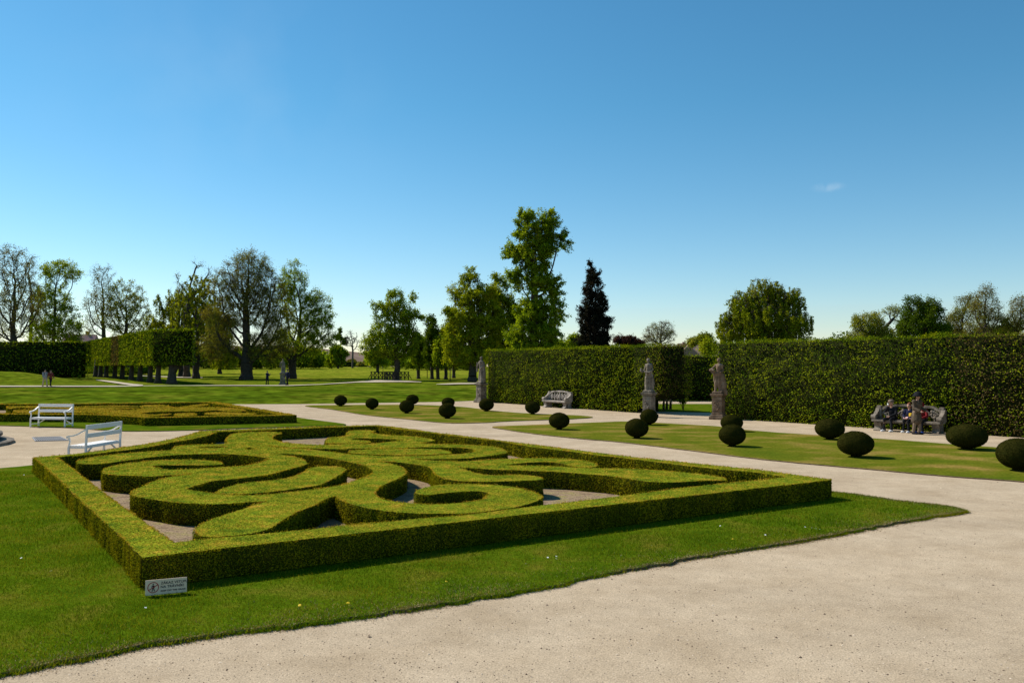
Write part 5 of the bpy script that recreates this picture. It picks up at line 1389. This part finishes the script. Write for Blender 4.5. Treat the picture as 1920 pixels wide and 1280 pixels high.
def person(label, loc, rz, scale, J, wear, extra=None):
    """J: joint positions, front along local -y; wear: materials for top, legs, shoes, hair; body stays one mesh"""
    e = empty('person', loc, rz); e.scale = (scale,) * 3; tag(e, label, 'person')
    b = MB()
    hips, chest, neck, head = J['hips'], J['chest'], J['neck'], J['head']
    V = Vector
    limb(b, [hips, V(hips).lerp(V(chest), .5), chest], [.125, .115, .135])
    limb(b, [V(chest) + V((-.13, 0, .10)), V(chest) + V((.13, 0, .10))], [.062, .062])
    limb(b, [V(chest) + V((0, 0, .1)), neck, V(neck) + V((0, -.01, .06))], [.08, .052, .05])
    H = V(head)
    b.ball(H, .1, (.80, .95, 1.12)); b.ball(H + V((0, -.03, -.055)), .065, (.85, .95, .9)); b.ball(H + V((0, -.098, -.015)), .018, (.8, 1, 1.3)); 
    for s in (-1, 1):
        b.ball(H + V((s * .082, .005, -.01)), .02, (.5, 1, 1.4))
    for s in ('l', 'r'):
        sh_, el, wr = J['sh_' + s], J['el_' + s], J['wr_' + s]
        limb(b, [sh_, el, wr], [.052, .040, .028])
        d = (V(wr) - V(el)).normalized(); hc = V(wr) + d * .05
        b.tube([wr, hc, V(wr) + d * .095], [.026, .038, .034], 8)
        hp, kn, an = J['hp_' + s], J['kn_' + s], J['an_' + s]
        limb(b, [hp, kn, an], [.088, .058, .040])
        toe = V(an) + V((0, -.15, -.045)) if 'toe_' + s not in J else V(J['toe_' + s])
        limb(b, [V(an) + V((0, .03, -.03)), toe], [.04, .034])
    body = fuse(b, 0.016, 1)
    body.materials.append(SKIN)
    bm = bmesh.new(); bm.from_mesh(body)
    f = MB(); f.bm.free(); f.bm = bm
    for s in ('l', 'r'):         # five bent fingers on each hand
        wr, el = V(J['wr_' + s]), V(J['el_' + s]); d = (wr - el).normalized()
        side = d.cross(V((0, 0, 1)));  side = side if side.length > .1 else V((1, 0, 0)); side.normalize()
        dn = side.cross(d).normalized()
        for k, (o_, ln) in enumerate(((-.027, .062), (-.009, .075), (.009, .07), (.026, .055))):
            p = wr + d * .085 + side * o_
            f.tube([p, p + d * ln * .5 + dn * .008, p + d * ln * .85 + dn * .03], [.009, .0085, .007], 6)
        p = wr + d * .045 - side * .033
        f.tube([p, p - side * .025 + d * .025, p - side * .028 + d * .055], [.010, .009, .008], 6)
    for s in (-1, 1):
        f.ball(H + V((s * .033, -.086, .012)), .010, (1, .6, .8), 1)
    bm.to_mesh(body); bm.free()
    body.polygons.foreach_set('use_smooth', np.ones(len(body.polygons), bool))
    link('body', body, e)
    # top
    t = MB(); pad = wear.get('pad', .02)
    lo = V(hips) + V((0, 0, -.04 - wear.get('long', 0)))
    limb(t, [lo, V(hips), V(hips).lerp(V(chest), .5), chest], [.135 + pad + wear.get('flare', 0), .13 + pad, .12 + pad, .14 + pad])
    limb(t, [V(chest) + V((-.13, 0, .10)), V(chest) + V((.13, 0, .10))], [.07 + pad * .5] * 2)
    for s in ('l', 'r'):
        limb(t, [J['sh_' + s], J['el_' + s], V(J['el_' + s]).lerp(V(J['wr_' + s]), .9)], [.058 + pad, .046 + pad, .036 + pad * .7])
    link('jacket', fuse(t, 0.02, 1), e, [wear['top']])
    t = MB()
    limb(t, [V(J['hp_l']) + V((0, 0, .02)), V(J['hp_r']) + V((0, 0, .02))], [.11, .11])
    for s in ('l', 'r'): limb(t, [J['hp_' + s], J['kn_' + s], V(J['kn_' + s]).lerp(V(J['an_' + s]), .93)], [.105, .074, .062])
    link('trousers', fuse(t, 0.02, 1), e, [wear['legs']])
    for s in ('l', 'r'):
        an = V(J['an_' + s]); toe = an + V((0, -.16, -.045)) if 'toe_' + s not in J else V(J['toe_' + s])
        t = MB(); limb(t, [an + V((0, .04, -.035)), an + V((0, -.06, -.035)), toe], [.048, .05, .042]); link('shoe', fuse(t, 0.015, 1), e, [wear['shoes']])
    t = MB(); t.ball(H + V((0, .022, .028)), .108, (.86, .95, 1.02))
    if wear.get('bun'): t.ball(H + V((0, .07, .10)), .06); t.ball(H + V((0, .08, -.05)), .08, (1, .7, 1.2))
    hm = fuse(t, 0.016, 0)
    bm = bmesh.new(); bm.from_mesh(hm)
    bmesh.ops.delete(bm, geom=[v for v in bm.verts if (v.co - H).y < -.045 and (v.co - H).z < .045], context='VERTS')
    bm.to_mesh(hm); bm.free()
    link('hair', hm, e, [wear['hair']])
    if extra: extra(e, J, H)
    return e

def stand(stride=0.0, phone=False, lean=0.0, arm_fwd=0.0, arms_up=None):
    J = dict(hips=(0, 0, .93), chest=(0, -lean * .5, 1.25), neck=(0, -lean * .8, 1.45), head=(0, -lean - .01, 1.60))
    for s, x in (('l', -1), ('r', 1)):
        st = stride * x
        J['sh_' + s] = (x * .19, -lean * .6, 1.38); J['el_' + s] = (x * .25, -lean * .6 + st * .4 - arm_fwd * .1, 1.10); J['wr_' + s] = (x * .24, -lean * .6 + st * .7 - .06 - arm_fwd, .86 + arm_fwd * .6)
        J['hp_' + s] = (x * .09, 0, .90); J['kn_' + s] = (x * .10, -st * .55 - .02, .49 + (.02 if st > 0 else 0)); J['an_' + s] = (x * .10, -st * 1.0 + .02, .08)
    if phone:
        J['el_r'] = (.22, -.10, 1.12); J['wr_r'] = (.12, -.32, 1.26); J['el_l'] = (-.22, -.08, 1.12); J['wr_l'] = (-.08, -.30, 1.22)
    return J
def sit(spread=.10, wr=None, lean=0.05, face=0.0):
    J = dict(hips=(0, 0, .56), chest=(0, -.02 - lean, .88), neck=(0, -.05 - lean, 1.08), head=(0, -.09 - lean, 1.22))
    for s, x in (('l', -1), ('r', 1)):
        J['sh_' + s] = (x * .19, -.03 - lean, 1.0); J['el_' + s] = (x * .24, -.12 - lean, .76); J['wr_' + s] = (x * .07, -.32 - lean, .66)
        J['hp_' + s] = (x * .09, -.02, .55); J['kn_' + s] = (x * (.06 + spread), -.42, .53); J['an_' + s] = (x * (.07 + spread * 1.3), -.44, .08)
    if wr: J.update(wr)
    return J
def hat(mat, brim=0.0, flat=False):
    def f(e, J, H):
        m = MB()
        m.lathe([(.118, -.01), (.122, .03), (.115, .075), (.07, .10), (.01, .108)], (H.x, H.y + .01, H.z + .055), 18, .95, 1.1)
        if brim: m.lathe([(brim, -.005), (brim, .006), (.10, .012)], (H.x, H.y, H.z + .05), 18, 1, 1)
        else: m.box((H.x, H.y - .13, H.z + .05), (.15, .1, .015), bevel=.005)
        m.build('hat', mat, e, True)
    return f

# on the far path
g = ground_at(84, 724.8)
def pack(e, J, H):
    m = MB(); m.box((0, .20, 1.22), (.30, .20, .45), bevel=.06); m.tube([(-.12, .12, 1.42), (-.14, -.12, 1.38), (-.13, -.12, 1.15)], .02, 6); m.tube([(.12, .12, 1.42), (.14, -.12, 1.38), (.13, -.12, 1.15)], .02, 6)
    m.build('backpack', BLACK, e)
person('person in grey jacket with black backpack walking on the far path', (g.x, g.y, g.z + .04), R(60), .97, stand(.22), dict(top=GREYC, legs=BEIGE, shoes=BLACK, hair=DARKH), pack)
person('person in dark trousers and reddish scarf walking beside the backpacker', (g.x + .32, g.y + .45, g.z + .04), R(62), .93, stand(-.2), dict(top=cloth('rust_cloth', (.12, .03, .025)), legs=BLACK, shoes=BLACK, hair=DARKH))
g = ground_at(501, 721.3)
def phone(e, J, H):
    MB().box((.02, -.39, 1.36), (.08, .012, .16), bevel=.004).build('phone', BLACK, e)
person('person in dark coat standing on the meadow holding up a phone', (g.x, g.y, g.z + .02), R(70), .88, stand(.08, phone=True), dict(top=NAVY, legs=BLACK, shoes=BLACK, hair=DARKH, pad=.035, long=.1, flare=.02), phone)
g = ground_at(536, 722.8)
person('person in dark blue jacket walking by the distant statue', (g.x + .15, g.y, g.z + .03), R(-35), .97, stand(.16), dict(top=NAVY, legs=BLACK, shoes=BLACK, hair=DARKH, pad=.03))

# at the stone bench on the right
def on_bench(t, back=0.0):
    c, s = math.cos(BR_ROT), math.sin(BR_ROT)
    return (BR_LOC.x + c * t - s * back, BR_LOC.y + s * t + c * back, 0)
def cap_and_cup(e, J, H):
    hat(TAN)(e, J, H)
    m = MB(); m.tube([(-.06, -.26, 1.12), (-.06, -.26, 1.21)], [.028, .036], 10); m.build('cup', WHITEC, e, True)
person('seated person in black with a pale flat cap and white shoes on the carved bench', on_bench(-.62, .0), BR_ROT - R(8), 1.0,
       sit(.09, dict(el_l=(-.23, -.20, .86), wr_l=(-.07, -.23, 1.08))), dict(top=BLACK, legs=BLACK, shoes=WHITEC, hair=GREYC), cap_and_cup)
def lapbag(e, J, H):
    m = MB(); m.box((0, -.24, .66), (.34, .26, .10), bevel=.04); m.build('bag', PINK, e)
    m = MB(); m.box((.10, -.20, .80), (.14, .10, .18), bevel=.04); m.build('pouch', YEL, e)
    m = MB(); m.tube([(-.13, -.10, 1.02), (.10, -.22, .80)], .022, 6); m.build('strap', WHITEC, e)
person('seated person in blue top with pink bag and yellow pouch on the lap', on_bench(.12, .0), BR_ROT - R(5), .93, sit(.04), dict(top=BLUEC if False else NAVY, legs=BLACK, shoes=WHITEC, hair=cloth('auburn_hair', (.16, .06, .03)), bun=True), lapbag)
def redhood(e, J, H):
    m = MB(); m.ball((H.x, H.y + .03, H.z + .03), .122, (.95, 1, 1)); m.build('hood', REDC, e, True)
person('seated person in red hooded jacket mostly hidden behind the standing one', on_bench(.62, .0), BR_ROT, .95, sit(.06), dict(top=REDC, legs=BLACK, shoes=BLUEC, hair=DARKH), redhood)
def bighair(e, J, H):
    m = MB(); m.lathe([(.20, -.03), (.205, .0), (.16, .05), (.13, .14), (.06, .17), (.01, .175)], (H.x, H.y, H.z + .03), 20); m.build('hat', BLACK, e, True)
p = P(1719, 814)
person('standing person in patterned brown coat and black hat beside the carved bench', (p.x, p.y, 0), BR_ROT + R(75), .98, stand(.06, lean=.06, arm_fwd=.22), dict(top=PATT, legs=TAN, shoes=BLACK, hair=DARKH, pad=.04, long=.28, flare=.05), bighair)

# ================================================================== PLANTS AND SMALL THINGS
# bare feet of the tall hedge by the gap and a young shrub in front of it
def small_plant(name, label, loc, h, n, spread, lmat, lsize, cat='shrub'):
    e = empty(name, loc); tag(e, label, cat)
    m = MB(); L_ = []
    for k in range(n):
        a = RNG.random() * 6.28; t = RNG.uniform(.3, 1)
        q = [Vector((0, 0, 0)), Vector((math.cos(a) * spread * t * .4, math.sin(a) * spread * t * .4, h * .5)), Vector((math.cos(a) * spread * t, math.sin(a) * spread * t, h * RNG.uniform(.6, 1)))]
        m.tube(q, [.014, .01, .006], 5)
        for j in range(26):
            f = RNG.uniform(.35, 1.05); p = q[1].lerp(q[2], (f - .3)) if f > .3 else q[1]
            L_.append([p.x + RNG.normal(0, .05), p.y + RNG.normal(0, .05), p.z + RNG.normal(0, .05)])
    m.build('stem', M['bark'], e)
    A = np.array(L_); V, F = leaf_quads(A, np.tile([0, 0, 1.0], (len(A), 1)), lsize * RNG.uniform(.6, 1.4, len(A)), .65, .8)
    link('foliage', np_mesh('foliage', [(V, F, 0)]), e, [lmat])
g = P(1281, 770.5)
small_plant('young_shrub', 'young sparse shrub beside the gap between the tall hedges', (g.x, g.y, 0), 1.0, 12, .45, M['horn_leaf'], .10)
for k, (x, y) in enumerate([(1250, 768.5), (1257, 768), (1244, 771)]):
    g = P(x, y); m = MB(); m.tube([(0, 0, -.05), (.02, 0, .5), (.10, .05, 1.5)], [.10, .07, .06], 7)
    o = m.build('hedge_stem', M['bark'], LH, True); o.location = g

# flowers in the front lawn
def flower(kind):
    e = empty('dandelion' if kind == 'd' else 'daisy')
    m = MB(); m.tube([(0, 0, 0), (0, 0, .05)], .0022, 5); m.build('stem', LEAFM['green'], e)
    if kind == 'd':
        m = MB(); m.lathe([(.006, .048), (.02, .055), (.018, .064), (.004, .066)], seg=14); m.build('flower_head', FL_Y, e)
    else:
        m = MB()
        for k in range(12):
            a = k * math.pi / 6
            m.bar((0, 0, .052), (math.cos(a) * .014, math.sin(a) * .014, .054), .005, .001)
        m.build('petals', FL_W, e)
        MB().ball((0, 0, .054), .004, (1, 1, .6), 1).build('flower_centre', FL_Y, e)
    return e
FL_Y = plain('dandelion_yellow', (0.75, 0.50, 0.01)); FL_W = plain('daisy_white', (0.8, 0.8, 0.8))
dd = flower('d'); ds = flower('w')
dpos = [(563, 1139, 'dandelion at the gravel edge, farthest left of the yellow ones'), (650, 1135, 'yellow dandelion second from left in the front lawn strip'), (834, 1095, 'yellow dandelion in the middle of the front lawn strip'), (1375, 1014, 'yellow dandelion below the right end of the box hedge')]
for i, (x, y, lb) in enumerate(dpos):
    o = dd if i == 0 else dup(dd); g = P(x, y + 3, LAWN_Z); o.location = g; o.rotation_euler = (R(25), 0, i); tag(o, lb, 'dandelion', 'dandelions in the front lawn')
wpos = [(1027, 1049, 'white daisy alone, left of a close pair below the middle of the front hedge'), (1041, 1047, 'upper one of a close pair of white daisies below the front hedge'), (1041, 1052, 'lower one of a close pair of white daisies below the front hedge'),
 (986, 1062, 'white daisy just down-left of the close pair in the front lawn'), (1167, 1046, 'lone white daisy midway between the close pair and the daisy patch to the right'), (1352, 989, 'first white daisy in the shade edge below the right part of the hedge'),
 (1435, 1006, 'white daisy near the gravel edge right of the rightmost dandelion'), (1508, 991, 'left end daisy of the row near the lawn tip'), (1520, 993, 'second daisy of the row near the lawn tip'), (1530, 995, 'third daisy of the row near the lawn tip'), (1539, 996, 'right end daisy of the row near the lawn tip'),
 (98, 1075, 'white daisy in the left lawn nearest the sign'), (42, 1050, 'white daisy in the left lawn near the picture edge'), (45, 892, 'white daisy close to the gravel at the far left'), (270, 1145, 'white daisy just below the sign'), (750, 1030, 'lone white daisy in the shadow under the front hedge')]
for i, (x, y, lb) in enumerate(wpos):
    o = ds if i == 0 else dup(ds); g = P(x, y + 1.5, LAWN_Z); o.location = g; o.rotation_euler = (R(20), 0, i)
    tag(o, lb, 'daisy', 'daisies in the front lawn')

# grass blades on the near lawn
def inside(Q, poly):
    x, y = Q[:, 0], Q[:, 1]; c = np.zeros(len(Q), bool); n = len(poly)
    for i in range(n):
        x0, y0 = poly[i - 1]; x1, y1 = poly[i]
        k = ((y0 > y) != (y1 > y)) & (x < (x1 - x0) * (y - y0) / (y1 - y0 + 1e-12) + x0)
        c ^= k
    return c
def in_frame(Q, m=0.06):
    d = Q[:, 1] * CP
    return (np.abs(Q[:, 0]) < (0.6154 + m) * Q[:, 1] + 0.5) & (Q[:, 1] > 6.2)
fl = np.array([tuple(p) for p in front_lawn_w]); hr = np.array([tuple(P(x, y, HB).to_2d()) for x, y in ring_out])
blades = []
for (ya, yb, dn, hh, ww) in ((6.5, 10.0, 3600, .034, .0055), (10.0, 14, 2300, .036, .007), (14, 22, 1100, .04, .010)):
    k = int(26 * (yb - ya) * dn * .9)
    Q = np.stack([RNG.uniform(-14, 13, k), RNG.uniform(ya, yb, k)], 1)
    Q = Q[in_frame(Q)]; Q = Q[inside(Q, fl)]; Q = Q[~inside(Q, hr)]
    n = len(Q); h = hh * RNG.uniform(.45, 1.3, n) * (1 + .35 * vnoise(np.c_[Q, np.zeros(n)], 1.5, 2)); a = RNG.random(n) * 6.28; le = RNG.uniform(0, .9, n) * h; la = RNG.random(n) * 6.28
    dx, dy = np.cos(a) * ww * .5, np.sin(a) * ww * .5
    V = np.empty((n, 3, 3)); z = np.full(n, LAWN_Z - .004)
    V[:, 0] = np.stack([Q[:, 0] - dx, Q[:, 1] - dy, z], 1); V[:, 1] = np.stack([Q[:, 0] + dx, Q[:, 1] + dy, z], 1)
    V[:, 2] = np.stack([Q[:, 0] + np.cos(la) * le, Q[:, 1] + np.sin(la) * le, z + h], 1)
    blades.append((V.reshape(-1, 3), np.arange(3 * n).reshape(n, 3), 0))
# longer tufts that hang over the gravel edge
e_ = np.array([tuple(p) for p in front_lawn_w if p.y < 22 and abs(p.x) < .68 * p.y + .5])
wt = np.clip(1 + 1.3 * vnoise(np.c_[e_, np.zeros(len(e_))], 1.1, 6), 0.1, 3)
idx = np.repeat(np.arange(len(e_)), RNG.poisson(34 * wt)); n = len(idx)
Q = e_[idx] + RNG.normal(0, .03, (n, 2)); h = RNG.uniform(.02, .065, n); a = RNG.random(n) * 6.28; le = h * RNG.uniform(.2, 1.2, n); la = RNG.random(n) * 6.28
V = np.empty((n, 3, 3)); V[:, 0] = np.c_[Q[:, 0] - .004, Q[:, 1], np.full(n, .004)]; V[:, 1] = np.c_[Q[:, 0] + .004, Q[:, 1] + .003, np.full(n, .004)]
V[:, 2] = np.c_[Q[:, 0] + np.cos(la) * le, Q[:, 1] + np.sin(la) * le, h]
blades.append((V.reshape(-1, 3), np.arange(3 * n).reshape(n, 3), 0))
n = 60000; idx = RNG.integers(0, len(e_), n); k2 = RNG.random(n) ** 1.5
Q = e_[idx] + RNG.normal(0, 1, (n, 2)) * (.015 + .10 * k2)[:, None]
Q = Q[RNG.random(n) < np.clip(.55 + .9 * vnoise(np.c_[Q, np.zeros(n)], 1.6, 8), .05, 1)]; n = len(Q)
a = RNG.random(n) * 6.28; le = RNG.uniform(.006, .028, n); ins = inside(Q, fl); zz = np.where(ins, LAWN_Z + .002, .003)
V = np.empty((n, 3, 3)); V[:, 0] = np.c_[Q, zz]; V[:, 1] = np.c_[Q[:, 0] + np.cos(a + 1.2) * .006, Q[:, 1] + np.sin(a + 1.2) * .006, zz + RNG.uniform(0, .008, n)]
V[:, 2] = np.c_[Q[:, 0] + np.cos(a) * le, Q[:, 1] + np.sin(a) * le, zz + RNG.uniform(0, .014, n)]
blades.append((V.reshape(-1, 3), np.arange(3 * n).reshape(n, 3), 1))
n = 26000; idx = RNG.integers(0, len(e_), n)
Q = e_[idx] + RNG.normal(0, .38, (n, 2)); Q = Q[inside(Q, fl)]; Q = Q[~inside(Q, hr)]; Q = Q[RNG.random(len(Q)) < np.clip(.4 + .8 * vnoise(np.c_[Q, np.zeros(len(Q))], 1.3, 3), .03, 1)]; n = len(Q)
a = RNG.random(n) * 6.28; le = RNG.uniform(.01, .03, n)
V = np.empty((n, 3, 3)); V[:, 0] = np.c_[Q[:, 0] - .003, Q[:, 1], np.full(n, LAWN_Z + .004)]; V[:, 1] = np.c_[Q[:, 0] + .003, Q[:, 1] + .002, np.full(n, LAWN_Z + .004)]; V[:, 2] = np.c_[Q[:, 0] + np.cos(a) * le, Q[:, 1] + np.sin(a) * le, LAWN_Z + RNG.uniform(.012, .04, n)]
blades.append((V.reshape(-1, 3), np.arange(3 * n).reshape(n, 3), 1))
tag(link('grass', np_mesh('grass', blades), None, [M['grass_blade'], leaf_mat('dead_grass', [(0.14, 0.09, 0.05), (0.30, 0.20, 0.11), (0.46, 0.35, 0.21)], 4, 0.25, 0.4, rand_pick=0.8)]), 'short green grass growing in the near lawn strip', 'grass', kind='stuff')

# loose grit on the gravel
def grit():
    k = 42000
    y = 6.4 + (RNG.random(k) ** 1.6) * 16; x = RNG.uniform(-1, 1, k) * (.68 * y)
    Q = np.stack([x, y], 1); Q = Q[~inside(Q, fl)]; n = len(Q)
    s = RNG.gamma(1.6, .0018, n) + .0025
    base = np.array([[1, 0, 0], [-1, 0, 0], [0, 1, 0], [0, -1, 0], [0, 0, .7], [0, 0, -.3]], float)
    V = base[None] * s[:, None, None] * RNG.uniform(.6, 1.3, (n, 6, 1)) + np.c_[Q, np.full(n, .001)][:, None, :]
    f = np.array([[0, 2, 4], [2, 1, 4], [1, 3, 4], [3, 0, 4]])
    F = (f[None] + (np.arange(n) * 6)[:, None, None]).reshape(-1, 3)
    return np_mesh('gravel_grit', [(V.reshape(-1, 3), F, 0)])
GM = leaf_mat('grit', [(0.14, 0.10, 0.07), (0.50, 0.40, 0.29), (0.56, 0.45, 0.33)], 30, 0.0, 0.3, rand_pick=0.9)
tag(link('gravel_grit', grit(), None, [GM]), 'loose grit and small stones on the near gravel', 'gravel', kind='stuff')
